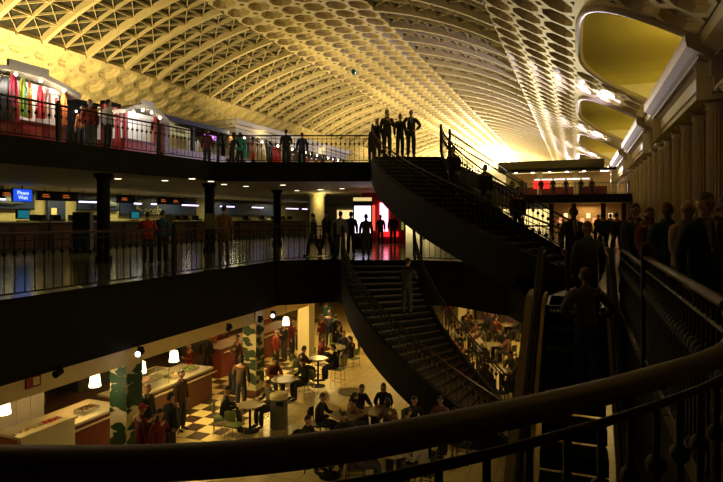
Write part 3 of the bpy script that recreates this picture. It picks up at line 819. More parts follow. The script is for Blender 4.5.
scarf('narrow red ornament hanging on the white kiosk wall near its right end', 54.5, zb+.4, UF+1.9, (.55, .05, .05), 'scarlet', .10)
scarf('orange garment at the right end of the first kiosk', 61.5, zb, UF+2.1, (.60, .20, .03), 'amber', .26)
scarf('dark red banner at the left end of the first kiosk', 11, zb-.2, UF+2.3, (.35, .02, .04), 'wine', .34)
scarf('black shawl hanging left of the dark red banner', 3, zb-.2, UF+2.2, (.02, .02, .02), 'black', .5)
# dark wall and red doorway between kiosks
ya_, yb_ = YonX(-17.6, 68), YonX(-17.6, 101)
dk = thing('display_partition', 'dark low partition between the two white kiosks', 'partition', (-17.9, ya_, UF))
MB().box((0, (yb_-ya_)/2, 1.05), (.2, yb_-ya_, 2.1)).build('panel', dark_m, dk); MB().box((0, (yb_-ya_)/2, 2.15), (.5, yb_-ya_+.1, .12)).build('top_beam', dark_m, dk)
for i in range(2): MB().sphere((.15, .5+i*.5, 1.75), .035, 8).build('bulb', bulb_m, dk)
yc_, yd_ = YonX(-17.4, 102), YonX(-17.4, 119)
dr = thing('doorway_frame', 'dark red doorway glowing white inside on the upper gallery', 'doorway', (-17.4, yc_, UF))
LL = yd_-yc_
MB().box((0, .08, 1.1), (.16, .16, 2.2)).build('jamb', red_m, dr); MB().box((0, LL-.07, 1.1), (.16, .14, 2.2)).build('jamb', red_m, dr); MB().box((0, LL/2, 2.25), (.2, LL, .14)).build('header', dark_m, dr)
MB().box((-1.2, LL/2, 1.1), (.08, LL, 2.2)).build('lit_panel', white_m, dr)
# green display kiosk
g0, g1 = YonX(-17.2, 164), YonX(-17.2, 226)
gk = thing('display_kiosk', 'dark framed kiosk with olive sign board and sloped roof on the upper gallery', 'kiosk', (-17.2, g0, UF))
L = g1-g0
MB().box((-1.3, L/2, 2.2), (2.8, L+.4, .22)).build('roof', dark_m, gk)
MB().box((-.1, .12, 1.05), (.3, .35, 2.1)).build('post', dred_m, gk); MB().box((-.1, L*.45, 1.05), (.16, .16, 2.1)).build('post', dark_m, gk); MB().box((-.1, L-.1, 1.05), (.16, .16, 2.1)).build('post', dark_m, gk)
MB().box((-1.5, L/2, .9), (.1, L, 1.8)).build('back_panel', cream_m, gk)
sb = MB().box((-.05, L*.24, 1.72), (.06, L*.30, .42)).build('sign_board', mat('olive_sign', (.28, .26, .06), .6, emit=(.30, .27, .06), es=.5), gk)
q = MB()
for i in range(5): q.box((-.015, L*.24-.28+i*.13, 1.72), (.012, .07, .13 if i % 2 else .17)).box((-.013, L*.24-.28+i*.13, 1.72), (.014, .035, .06), mi=1)
q.build('sign_marks', [dark_m, cream_m], sb)
sb = MB().box((-.02, L*.72, 1.75), (.06, L*.20, .22)).build('sign_board', mat('purple_sign', (.2, .03, .3), .6, emit=(.35, .05, .55), es=1.2), gk)
q = MB()
for i in range(6): q.box((.016, L*.72-.28+i*.1, 1.75+.01*(i % 2)), (.012, .06, .09))
q.build('sign_marks', emis('pink_marks', (1, .6, 1), 2), sb)
MB().box((-.5, L/2, .45), (1.0, L, .9)).build('counter', dred_m, gk)
pl = thing('potted_plant', 'leafy green potted plant standing in front of the olive sign kiosk', 'plant', (-16.5, YonX(-16.5, 166), UF))
MB().lathe([(.12, 0), (.18, .3), (.19, .32)], n=14).build('pot', brown_m, pl)
lf = MB()
for i in range(70):
    a = R.uniform(0, 2*PI); e = R.uniform(.2, 1.4); l = R.uniform(.3, .8); b = V((math.cos(a)*math.cos(e), math.sin(a)*math.cos(e), math.sin(e)))*l+V((0, 0, .3)); t_ = b+V((math.cos(a)*.12, math.sin(a)*.12, -.03)); s_ = V((-math.sin(a), math.cos(a), 0))*.035; m_ = (b+t_)/2
    lf.add([b, m_+s_, t_, m_-s_+V((0, 0, .01))], [(0, 1, 2, 3)])
lf.build('foliage', green_m, pl)
# long pale roofed shop further along
px0, px1 = 205, 300
s0y, s1y = YonX(-17.5, 236), YonX(-17.5, 345)
shp = thing('gallery_shop', 'long cream roofed shop stretching behind the upper bridge railing', 'shop', (-17.5, s0y, UF))
L = s1y-s0y
MB().box((-2.5, L/2, 2.95), (5.6, L+.8, .25)).box((-2.5, L/2, 2.75), (5.2, L+.4, .2), mi=0).build('roof', cream_m, shp)
MB().box((-2.5, L/2, 2.55), (5.0, L, .3)).build('fascia', soff_m, shp)
MB().box((-4.5, L/2, 1.2), (.2, L, 2.4)).build('back_wall', cream_m, shp)
for i in range(9): MB().box((-.1, L*i/8, 1.2), (.14, .14, 2.4)).build('post', dark_m, shp)
for i in range(16): MB().sphere((-.4, L*(i+.5)/16, 2.3), .06, 8).build('bulb', bulb_m, shp)
MB().box((-.8, L/2, .5), (1.0, L, 1.0)).build('counter', dred_m, shp)
goods = [(229, (.55, .30, .08), 'mustard'), (233, (.6, .5, .3), 'sand'), (244, (.05, .35, .30), 'sea'), (250, (.55, .12, .08), 'brick'), (254, (.7, .6, .5), 'ivory'), (258, (.7, .62, .5), 'ivory'), (262, (.68, .6, .5), 'ivory'), (268, (.02, .02, .02), 'black'), (273, (.65, .04, .04), 'scarlet2'), (276, (.6, .03, .05), 'scarlet2'), (281, (.65, .55, .4), 'sand'), (292, (.1, .05, .05), 'umbra'), (301, (.05, .3, .5), 'azure'), (305, (.6, .05, .05), 'scarlet2'), (310, (.65, .6, .55), 'ivory'), (315, (.55, .05, .10), 'scarlet2'), (320, (.65, .08, .15), 'pinkred')]
for i, (px, c, cn) in enumerate(goods):
    w_ = {0: 'leftmost', 1: 'second', 2: 'third', 3: 'fourth', 4: 'fifth', 5: 'sixth', 6: 'seventh', 7: 'eighth', 8: 'ninth', 9: 'tenth', 10: 'eleventh', 11: 'twelfth', 12: 'thirteenth', 13: 'fourteenth', 14: 'fifteenth', 15: 'sixteenth', 16: 'last'}[i]
    cw = {'mustard': 'mustard', 'sand': 'sand coloured', 'sea': 'sea green', 'brick': 'brick red', 'ivory': 'ivory', 'black': 'black', 'scarlet2': 'scarlet', 'umbra': 'dark brown', 'azure': 'azure', 'pinkred': 'pinkish red'}[cn]
    scarf('%s garment hanging in the cream roofed shop, %s from the left' % (cw, w_), px, UF+1.0, UF+1.0+(1.0 if px < 285 else .8), c, cn, .5 if px < 285 else .7, X=-17.2, cat='garment', nm='hanging_garment', group='garments in the cream roofed shop')
# far gallery shop
fs_ = thing('gallery_shop', 'distant lit shop with flat olive roof and red and white sign above the far rail', 'shop', (0, 0, UF))
fs_.location = (-7.2, 62, UF)
MB().box((4.4, 3, 3.35), (10.6, 6, .8)).build('roof', mat('olive_roof', (.07, .055, .018), .8), fs_)
MB().box((5, .4, 2.72), (11.6, 1.6, .2)).build('canopy', dark_m, fs_)
MB().box((5, 5, 1.4), (11, .2, 2.8)).build('back_wall', mat('lit_shopwall', (.65, .45, .18), .7), fs_)
for x_ in (.2, 3.4, 7.0, 10.6): MB().box((x_, .3, 1.4), (.5, .4, 2.8)).build('pillar', cream_m, fs_)
MB().box((5, 1.2, .5), (10, .6, 1.0)).build('counter', dred_m, fs_)
MB().box((3.6, .1, 1.25), (1.7, .1, .9)).build('red_sign', emis('red_sign_glow', (1, .04, .03), .9), fs_)
MB().box((5.6, .1, 1.75), (5.4, .1, .13)).build('white_sign', emis('white_sign_glow', (1, .9, .85), 1.6), fs_)
for i in range(6): MB().box((1.0+i*1.7, .05, 2.50), (.3, .1, .06)).build('ceiling_lamp', bulb_m, fs_)
# far lower shop
fl = thing('concourse_shop', 'distant warmly lit shop front on the middle level below the far gallery', 'shop', (-2.6, 62, 0))
MB().box((3.4, 4, 1.5), (7.4, .2, 3.0)).build('back_wall', mat('lit_shopwall', (.65, .45, .18), .7), fl)
for x_ in (0, 2.2, 5.0, 6.9): MB().box((x_, 0, 1.5), (.45, .4, 3.0)).build('pillar', dred_m, fl)
for i, x_ in enumerate((.8, 1.4, 3.0, 3.6, 4.2, 5.7, 6.2)):
    MB().box((x_, .6, 1.25+.5*(i % 2)), (.38, .1, .5)).build('display_light', emis('disp%d' % (i % 2), (1, .75, .35) if i % 2 else (1, .35, .15), 1.5), fl)
# ------------------------------------------------------------------ middle level: posts, ticket hall
for i, (y, lb) in enumerate(((14.55, 'dark column on the middle level left of the red jacket queue'), (20.4, 'dark column on the middle level beside the man in tan'), (26.3, 'dark column on the middle level left of the cream one'), (31.2, 'round cream column on the middle level behind the walking people'), (39.5, 'round cream column behind the bright lightbox'))):
    t = thing('support_column', lb, 'column', (-15.0, y, 0), 0, 'columns under the upper gallery')
    m = dark_m if i < 3 else bulk_m
    r = .21 if i < 3 else .46
    MB().lathe([(r, .25), (r, 2.8)], n=20).build('shaft', m, t, smooth=False); MB().lathe([(r+.06, 0), (r+.06, .2), (r, .26)], n=20).build('base', dark_m, t); MB().lathe([(r, 2.8), (r+.1, 2.9), (r+.1, 3.0)], n=20).build('capital', m, t)
TX = -27
tw = MB().box((TX-.3, 32, 1.48), (.3, 60, 2.95)); struct(tw.build('wall_ticket_hall', mat('ticket_wall', (.50, .44, .20), .7, emit=(.5, .42, .16), es=.0)), 'cream back wall of the ticket counters')
def wallbox(name, lab, cat, px0, px1, z0, z1, m, d=.08, X=TX, group=None):
    a, b = YonX(X, px0), YonX(X, px1)
    t = thing(name, lab, cat, (X, (a+b)/2, z0), 0, group)
    MB().box((0, 0, (z1-z0)/2), (d, b-a, z1-z0)).build('panel', m, t)
    MB().box((0, 0, (z1-z0)-.02), (d+.04, b-a+.06, .05)).box((0, 0, .02), (d+.04, b-a+.06, .05)).build('frame', dark_m, t)
    return t, b-a
mural = mat('mural_blue', (.012, .024, .08), .5, var=.5, scale=1.2)
train_m = mat('mural_train', (.10, .13, .14), .5, var=.4, scale=2)
logo_m = mat('mural_logo', (.38, .36, .14), .5, var=.05)
t, w_ = wallbox('wall_mural', 'blue wall picture with pale train at the left end of the ticket hall', 'picture', -20, 34, 1.95, 3.0-.15, mural)
MB().tube([(.06, -w_*.3, .45), (.06, 0, .42), (.06, w_*.25, .38)], [.2, .24, .12], 10).build('train_image', train_m, t)
t, w_ = wallbox('wall_mural', 'blue wall picture with pale train just right of the cream wall', 'picture', 77, 118, 1.95, 2.85, mural)
MB().tube([(.06, -w_*.1, .45), (.06, w_*.2, .42), (.06, w_*.42, .38)], [.28, .26, .16], 10).build('train_image', train_m, t)
t, w_ = wallbox('wall_mural', 'long blue wall picture with pale swirl logo and lettering', 'picture', 120, 196, 1.7, 2.85, mural)
def sw(px): return YonX(TX, px)-t.location.y
for q in range(3):
    MB().tube([(.06, sw(145-q*1.5)+.0, .95-.1*q), (.06, sw(138-q), .85-.12*q), (.06, sw(136), .55-.06*q), (.06, sw(140+q), .25+.02*q)], [.02, .10, .09, .02], 8).build('logo_swirl', logo_m, t)
text('acela', .85, logo_m, 'lettering', t, (.06, sw(152), .30), (PI/2, 0, PI/2), .01, shear=.2)
t, w_ = wallbox('wall_mural', 'blue wall banner with pale capital lettering behind the long ticket counter', 'picture', 214, 276, 1.7, 2.85, mural)
text('AMTRAK', .62, train_m, 'lettering', t, (.06, sw(254), .62), (PI/2, 0, PI/2), .01, shear=.2)
t, w_ = wallbox('office_door', 'dark blue doorway in the cream ticket hall wall', 'door', 47, 65, 0.0, 2.55, navy_m)
MB().box((.08, -w_*.18, 1.7), (.04, w_*.28, .7)).build('glass_pane', emis('office_glow', (.9, .55, .2), .25), t)
scr = emis('screen_blue', (.01, .08, .75), 1.1)
X_ = -24
a, b = YonX(X_, 12.5), YonX(X_, 32)
t = thing('monitor', 'bright blue ceiling monitor reading Please Wait', 'monitor', (X_, (a+b)/2, 2.3))
MB().box((-.04, 0, .25), (.10, b-a, .62)).build('casing', blk_m, t); MB().box((.02, 0, .25), (.04, (b-a)*.93, .56)).build('screen', scr, t); MB().tube([(-.04, 0, .5), (-.04, 0, .7)], .03, 6).build('bracket', blk_m, t)
wt = emis('screen_text', (.7, .85, 1), 1.2)
text('Please', .24, wt, 'lettering', t, (.05, 0, .36), (PI/2, 0, PI/2), .005); text('Wait', .24, wt, 'lettering', t, (.05, 0, .14), (PI/2, 0, PI/2), .005)
X_ = -25.2
for px0, px1, lb in ((-5, 4, 'black departure display at the left edge with red lettering'), (36, 77, 'black departure display above the office doorway with orange lettering'), (117, 134, 'black departure display with a small orange lamp right of the dark column'), (157, 184, 'black departure display above the swirl logo picture')):
    a, b = YonX(X_, px0), YonX(X_, px1)
    t = thing('departure_display', lb, 'display', (X_, (a+b)/2, 2.42)); L = b-a
    MB().box((0, 0, .2), (.12, L, .46)).build('casing', blk_m, t); MB().tube([(0, -L*.3, .4), (0, -L*.3, .58)], .02, 6).build('hanger', blk_m, t); MB().tube([(0, L*.3, .4), (0, L*.3, .58)], .02, 6).build('hanger', blk_m, t)
    og = emis('orange_led', (1, .22, .03), .35)
    for q in range(max(1, int(L/1.2))):
        MB().box((.07, -L/2+.5+q*1.2, .26), (.02, .34, .05)).box((.07, -L/2+.52+q*1.2, .16), (.02, .42, .05)).build('lit_text', og, t)
tubes = [(0, 5, 'leftmost thin'), (79, 102, 'long'), (134, 141, 'short'), (151, 156, 'very short'), (182, 198, 'third long'), (220, 234, 'fourth long'), (252, 263, 'fifth long'), (286, 298, 'sixth long'), (302, 307, 'farthest short')]
for px0, px1, lb in tubes:
    X_ = -24.6; a, b = YonX(X_, px0), YonX(X_, px1)
    t = thing('fluorescent_lamp', '%s violet white fluorescent lamp over the ticket counters, near %s' % (lb, 'the left edge' if px0 < 10 else 'the blue train picture' if px0 < 110 else 'the swirl logo' if px0 < 160 else 'the long counter' if px0 < 260 else 'the cream column'), 'lamp', (X_, (a+b)/2, 2.36), 0, 'lamps over the ticket counters')
    MB().box((-.05, 0, .06), (.12, b-a+.1, .08)).build('housing', blk_m, t); MB().box((.02, 0, .0), (.06, b-a, .075)).build('tube', tube_m, t); MB().tube([(-.05, -(b-a)*.3, .08), (-.05, -(b-a)*.3, .64)], .012, 6).build('hanger', blk_m, t); MB().tube([(-.05, (b-a)*.3, .08), (-.05, (b-a)*.3, .64)], .012, 6).build('hanger', blk_m, t)
# counters
ct_m = mat('counter_wood', (.035, .018, .010), .5, var=.3); top_m = mat('counter_top', (.50, .46, .26), .35)
cx = -24.0; segs = [(-25, 43), (44, 82), (83, 118), (119, 150), (151, 190), (191, 234), (235, 270), (271, 302)]
nm_ = ['at the left edge under the blue monitor', 'in front of the dark office doorway', 'left of the dark column', 'in front of the swirl logo', 'behind the blue clothed queuer', 'behind the man in tan', 'under the capital lettering banner', 'beside the cream column']
for (a, b), n_ in zip(segs, nm_):
    ya_, yb_ = YonX(cx, a), YonX(cx, b); L = yb_-ya_
    t = thing('ticket_counter', 'dark wooden ticket counter with bright cream top '+n_, 'counter', (cx, (ya_+yb_)/2, 0), 0, 'ticket counters')
    MB().box((0, 0, .64), (.7, L-.02, 1.28)).build('body', ct_m, t); MB().box((0, 0, 1.32), (.85, L, .06)).build('counter_top', top_m, t)
    for q in range(int(L/1.4)): MB().box((.36, -L/2+.7+q*1.4, .62), (.04, 1.1, 1.0)).build('front_panel', brown_m, t)
for px, lb in ((21, 'first teal glowing screen on the ticket counter, below the blue monitor'), (133, 'teal glowing screen on the ticket counter, left of the swirl logo')):
    y = YonX(cx, px); t = thing('counter_screen', lb, 'screen', (cx+.1, y, 1.35))
    MB().box((0, 0, .32), (.12, .62, .44)).build('casing', blk_m, t); MB().box((.07, 0, .32), (.02, .55, .36)).build('screen', emis('teal_screen', (.01, .20, .28), .6), t); MB().box((0, 0, .02), (.3, .4, .04)).build('stand', blk_m, t)
R.seed(3)
for i, px in enumerate((36, 41, 56, 74, 93, 168, 177, 185, 196, 226, 246, 262, 274, 283, 290)):
    y = YonX(cx, px); pos = ['by the cream wall', 'right of the first teal screen', 'before the office doorway', 'left of the train picture', 'under the train picture', 'right of the lettering', 'under the third long lamp', 'at the long counter start', 'left of the man in tan', 'right of the man in tan', 'under the capital lettering', 'right of the capital lettering', 'behind the dark column', 'left of the cream column', 'nearest the cream column'][i]
    t = thing('ticket_terminal', 'small dark ticket terminal on the counter '+pos, 'terminal', (cx-.05, y, 1.35), PI/2 if False else 0, 'ticket terminals on the counters')
    MB().box((0, 0, .16), (.25, .42, .30)).build('monitor', blk_m, t); MB().box((.1, .3, .05), (.2, .3, .10)).build('printer', steel_m, t)
# kiosk machine (self service) dark + queue sign boards
for px, D, w_, h0, h1, m, lb, nm in ((83, 24, .75, 0, 1.75, navy_m, 'dark blue information stand in front of the ticket counter', 'information_stand'), (168, 19.5, .32, 0, 1.62, white_m, 'pale notice board on a pole beside the queue', 'notice_board'), (210, 16.3, .32, 0, 1.6, white_m, 'pale notice board on a pole left of the man in tan', 'notice_board')):
    x, y = W(px, D); t = thing(nm, lb, 'sign', (x, y, 0), TH)
    if nm == 'notice_board': MB().box((0, 0, 1.42), (w_, .04, .42)).build('board', mat('dull_board', (.12, .115, .10), .7), t); MB().tube([(0, 0, 0), (0, 0, 1.25)], .02, 6).build('pole', steel_m, t); MB().lathe([(.18, 0), (.18, .02), (.03, .05)], n=14).build('base', steel_m, t)
    else: MB().box((0, 0, .95), (w_, .3, 1.6)).build('cabinet', m, t); MB().box((0, 0, .08), (w_+.2, .5, .15)).build('base', blk_m, t); MB().box((0, -.16, 1.3), (w_*.8, .02, .7)).build('face', mat('stand_face', (.02, .03, .06), .4), t)
# lightbox
x, y = W(362.5, 27.5); t = thing('lightbox', 'tall bright lilac white advertising lightbox behind the silhouetted man', 'sign', (x, y, 0), TH)
MB().box((0, 0, 1.15), (.95, .25, 2.3)).build('casing', blk_m, t); MB().box((0, -.135, 1.43), (.80, .03, 1.32)).build('lit_panel', emis('lightbox_glow', (.86, .74, 1), 2.6), t)
MB().box((0, -.02, 2.42), (.9, .3, .16)).build('top_lamp', emis('warm_cap', (1, .75, .3), .8), t)
x, y = W(384, 33); t = thing('glowing_shopfront', 'shop front glowing red and pink at the back of the middle level', 'shop', (x, y, 0), TH)
MB().box((0, .3, 1.5), (2.6, .2, 3.0)).build('back_wall', red_m, t)
MB().box((.0, .1, 1.55), (.50, .1, 1.7)).build('pink_panel', emis('pink_glow', (1, .35, .5), 3.0), t)
MB().box((-.75, .1, 1.5), (.45, .1, 1.5)).build('red_panel', emis('red_glow', (1, .12, .06), 1.1), t)
MB().box((.3, .1, .55), (1.1, .1, .30)).build('red_strip', emis('red_glow2', (1, .02, .02), 1.2), t)
MB().box((1.1, .1, 1.6), (.12, .1, 1.6)).build('green_strip', emis('green_glow', (.4, .6, .1), .35), t)
# downlights in ceiling below the upper gallery
for i, (px, D) in enumerate(((118, 21), (165, 22), (192, 21), (211, 22.5), (224, 24.5), (246, 26), (283, 25), (297, 30), (320, 29), (342, 28))):
    x, y = W(px, D); t = thing('downlight', ['leftmost', 'second', 'third', 'fourth', 'fifth', 'sixth', 'seventh', 'eighth', 'ninth', 'rightmost'][i]+' small round downlight in the ceiling under the upper gallery, counted from the left', 'lamp', (x, y, 2.97), 0, 'downlights under the upper gallery')
    MB().lathe([(.17, 0), (.17, .03)], n=14).build('ring', chrome_m, t); MB().lathe([(.12, -.01), (.12, 0)], n=14).build('lens', down_m, t)

x, y = W(353.5, 34)
t = thing('balloon', 'small blue green foil balloon drifting high under the vault', 'balloon', (x, y, EYE+(HY-72)/F*34))
MB().lathe([(.01, -.19), (.09, -.12), (.15, 0), (.14, .08), (.09, .15), (.01, .18)], n=16).build('envelope', mat('balloon_foil', (.02, .28, .38), .3, metal=.3), t, smooth=True)
MB().lathe([(.03, -.23), (.01, -.19)], n=8).build('knot', mat('balloon_foil', (.02, .28, .38)), t); MB().tube([(0, 0, -.22), (.03, 0, -.6), (-.02, 0, -1.0)], .004, 5).build('string', white_m, t)
# ------------------------------------------------------------------ food court
bk = MB(); bk.box((-10.35, 20, -1.82), (.3, 46, .48)); struct(bk.build('trim_30', bulk_m), 'cream bulkhead band under the dark slab edge of the middle level')
b2 = MB().box((-17.6, 20, -3.05), (.3, 46, 2.94)); struct(b2.build('wall_food_court', tiles('food_wall_tile', (.42, .33, .17), (.38, .30, .15), (.25, .2, .1), 1, .5, .3, .3, .01)), 'tiled back wall behind the food counters')
def pillar(label, x, y, mural_=True, w=.52, m=None):
    t = thing('square_pillar', label, 'pillar', (x, y, LF), 0, None)
    MB().box((0, 0, 1.46), (w, w, 2.91)).build('shaft', m or cream_m, t)
    MB().box((0, 0, .08), (w+.06, w+.06, .16)).build('base', brown_m, t)
    if mural_:
        R.seed(int(y*10))
        g = MB()
        for i in range(26):
            zc = R.uniform(.3, 2.3); xx = R.uniform(-.26, .26); s_ = R.uniform(.09, .2)
            pts = [(xx+s_*math.cos(a)*R.uniform(.6, 1.25)*1.3, -w/2-.008-.0005*i, zc+s_*math.sin(a)*R.uniform(.6, 1.25)*.7) for a in [k*PI/5 for k in range(10)]]
            pts = [(max(-w/2, min(w/2, p[0])), p[1], p[2]) for p in pts]
            g.add(pts, [tuple(range(10))]); 
            g.add([(w/2+.008+.0005*i, p[0], p[2]) for p in pts], [tuple(range(10))])
        g.build('painted_leaves', mat('mural_green', (.012, .06, .018), .6, var=.4) if y < 13 else mat('mural_dark', (.035, .06, .03), .6, var=.5), t)
    return t
pillar('cream square pillar painted with green leaves beside the stainless counter', -10.5, 10.9)
pillar('cream square pillar with dark leafy painting behind the litter bin', -10.4, 16.6)
pillar('plain cream square pillar beside the crowded tables', -10.6, 21.0, False)
pillar('plain cream square pillar seen through the lower stair railing', -5.6, 30.0, False, .7)
# pendants
PR = None
def pendant(label, px, py, Z, sp=False):
    global PR
    D = (EYE-Z)*F/(py-HY); x, y = W(px, D)
    if PR is None:
        t = thing('pendant_lamp', label, 'lamp', (x, y, Z), 0, 'pendant lamps over the food counters'); PR = t
        MB().lathe([(.10, -.16), (.135, -.15), (.10, .13), (.03, .16)], n=18).build('lamp_shade', pend_m, t, smooth=False)
        MB().tube([(0, 0, .15), (0, 0, -1.62-Z)], .008, 6).build('cord', blk_m, t)
    else: dup(PR, (x, y, Z), 0, label)
    light('POINT', (x, y, Z-.32), 7, (1, .72, .32), .1)
pendant('glowing cream pendant lamp at the left edge of the food court', 4, 407, -2.55)
pendant('glowing cream pendant lamp over the stainless counter left of the green leaf pillar', 95, 380, -2.35)
pendant('glowing cream pendant lamp just right of the green leaf pillar', 141, 367, -2.35)
pendant('glowing cream pendant lamp over the glass display case', 174, 356, -2.35)
pendant('glowing cream pendant lamp near the plain cream pillar', 286, 321, -2.35)
for i, (px, py, lit, lb) in enumerate(((62, 371, 0, 'dark spotlight under the slab edge above the red exit sign'), (143, 351, 1, 'lit violet white spotlight above the green leaf pillar'), (231, 327, 0, 'dark spotlight under the slab edge over the checkered floor'), (262, 319, 0, 'dark spotlight left of the lit one near the pendant'), (275, 314, 1, 'lit violet white spotlight above the leaf painted pillar'), (322, 303, 0, 'dark spotlight nearest the curved stair'))):
    Z = -1.45; D = (EYE-Z)*F/(py-HY); x, y = W(px, D); x = -9.72; y = YonX(-9.72, px); Z = EYE-(py-HY)/F*(y*CT-x*ST)
    t = thing('spotlight', lb, 'lamp', (x, y, Z), 0, None)
    MB().tube([(0, 0, 0), (.02, -.18, -.03)], [.055, .075], 12).build('housing', blk_m, t); MB().box((-.07, 0, .04), (.16, .04, .12)).build('bracket', blk_m, t)
    if lit: MB().sphere((.03, -.20, -.03), .062, 8).build('lens', spot_m, t)
# exit sign
y = YonX(-10.18, 33); t = thing('exit_sign', 'small red and cream sign box on the cream bulkhead at left', 'sign', (-10.18, y, -1.9))
MB().box((0, 0, .13), (.05, .32, .24)).build('sign_box', red_m, t); MB().box((.03, .05, .13), (.01, .14, .16)).build('face', bulk_m, t)
# counters
steel2 = mat('counter_steel', (.55, .50, .38), .3, metal=.6, var=.1)
def counter(label, x0, x1, y0, y1, zt, fm, tm, cat='counter', nm='food_counter', rail=True):
    t = thing(nm, label, cat, ((x0+x1)/2, (y0+y1)/2, LF)); w_, l_ = x1-x0, y1-y0; h = zt-LF
    MB().box((0, 0, h/2-.03), (w_-.1, l_-.06, h-.06)).build('body', fm, t); MB().box((0, 0, h-.03), (w_, l_, .06)).build('counter_top', tm, t)
    if rail: MB().tube([(w_/2+.12, -l_/2, h-.12), (w_/2+.12, l_/2, h-.12)], .025, 8).build('tray_rail', steel2, t)
    return t
counter('stainless and cream food counter left of the green leaf pillar', -12.5, -11.25, 9.0, 11.6, -3.45, dred_m, steel2)
counter('cream topped food counter with brown front right of the green leaf pillar', -12.6, -11.3, 12.0, 15.6, -3.45, brown_m, steel2)
counter('dark red food counter behind the checkered floor', -13.4, -12.4, 17.6, 23.5, -3.4, dred_m, brown_m)
t = thing('partition_wall', 'low cream partition wall at the lower left corner of the food court', 'partition', (-10.95, 9.05, LF))
MB().box((0, 0, .68), (.12, 1.35, 1.36)).build('panel', cream_m, t); MB().box((-.0, 0, 1.38), (.2, 1.45, .06)).build('cap', bulk_m, t)
t = thing('partition_wall', 'short cream partition behind the trays at the left edge', 'partition', (-12.6, 7.2, LF)); MB().box((0, 0, .65), (.12, 2.4, 1.3)).build('panel', cream_m, t); MB().box((0, 0, 1.32), (.2, 2.5, .06)).build('cap', bulk_m, t)
t = thing('tiled_partition', 'tall pale tiled wall panel behind the left pendant lamp', 'partition', (-13.5, 9.4, LF)); MB().box((0, 0, .75), (.14, 3.2, 1.5)).build('panel', white_m, t)
for i in range(7): MB().box((.075, -1.2+i*.4, .75), (.01, .012, 1.5)).build('joint', bulk_m, t)
for i, lb in enumerate(('dark steel kitchen hood behind the stainless counter', 'dark steel kitchen hood behind the glass display case', 'dark steel kitchen hood over the dark red counter')):
    y = (12.0, 15.6, 21)[i]; t = thing('kitchen_hood', lb, 'hood', (-16.3, y, -3.0))
    m = MB(); m.add([(-1, -1.4, 0), (1, -1.4, 0), (1, 1.4, 0), (-1, 1.4, 0), (-.6, -1, .8), (.5, -1, .8), (.5, 1, .8), (-.6, 1, .8)], [(0,1,5,4),(1,2,6,5),(2,3,7,6),(3,0,4,7),(4,5,6,7),(0,3,2,1)]); m.build('canopy', steel_m, t); MB().box((0, 0, 1.1), (.6, .8, .7)).build('duct', steel_m, t)
    t = thing('stove', 'dark cooking range under the hood '+('behind the stainless counter', 'behind the glass case', 'behind the dark red counter')[i], 'stove', (-16.6, y, LF)); MB().box((0, 0, .45), (1.2, 2.4, .9)).build('body', steel_m, t); MB().box((0, 0, .92), (1.25, 2.45, .05)).build('cooktop', blk_m, t)
    for q in range(3): MB().lathe([(.16, 0), (.17, .22), (.18, .23)], (.1, -.8+q*.75, .945), 12).build('pot', steel2, t)
# glass case
gl = bpy.data.materials.new('case_glass'); gl.use_nodes = True; b_ = gl.node_tree.nodes['Principled BSDF']; b_.inputs['Transmission Weight'].default_value = .95; b_.inputs['Roughness'].default_value = .03; b_.inputs['Base Color'].default_value = (.9, .95, .9, 1)
t = thing('glass_display_case', 'glass display case standing on the counter right of the green leaf pillar', 'display case', (-11.7, 12.9, -3.45))
MB().box((0, 0, .22), (.5, 1.4, .012)).box((.25, 0, .22), (.012, 1.4, .42)).box((0, 0, .43), (.5, 1.4, .012)).build('glass', gl, t)
c = MB()
for sx in (-.25, .25):
    for sy in (-.7, .7): c.box((sx, sy, .22), (.025, .025, .44))
for sy in (-.7, .7): c.box((0, sy, .44), (.52, .025, .02))
for sx in (-.25, .25): c.box((sx, 0, .44), (.025, 1.42, .02))
c.build('frame', steel2, t)
R.seed(5)
foods = [('yellow', (.7, .5, .08)), ('red', (.5, .05, .03)), ('brown', (.25, .1, .03)), ('pale', (.7, .6, .4)), ('green', (.15, .35, .05))]
spots = [(-11.75, 9.2, 'at the near end of the stainless counter'), (-11.8, 9.9, 'in the middle of the stainless counter'), (-11.8, 10.9, 'at the far end of the stainless counter'), (-11.8, 14.2, 'beside the glass case'), (-11.8, 15.0, 'at the end of the cream topped counter')]
for i, (x, y, lb) in enumerate(spots):
    t = thing('food_tray', '%s food in a steel tray %s' % (foods[i][0], lb), 'tray', (x, y, -3.45))
    m = MB().box((0, 0, .01), (.34, .5, .02))
    for a_, b__, c_, d_ in ((-.17, 0, .02, .5), (.17, 0, .02, .5), (0, -.25, .34, .02), (0, .25, .34, .02)): m.box((a_, b__, .04), (c_, d_, .08))
    m.build('tray', steel2, t)
    f_ = MB()
    for q in range(14): f_.sphere((R.uniform(-.12, .12), R.uniform(-.2, .2), .05), R.uniform(.03, .05), 6)
    fo = f_.build('food', mat('food_'+foods[i][0], foods[i][1], .5), t); fo['kind'] = 'stuff'
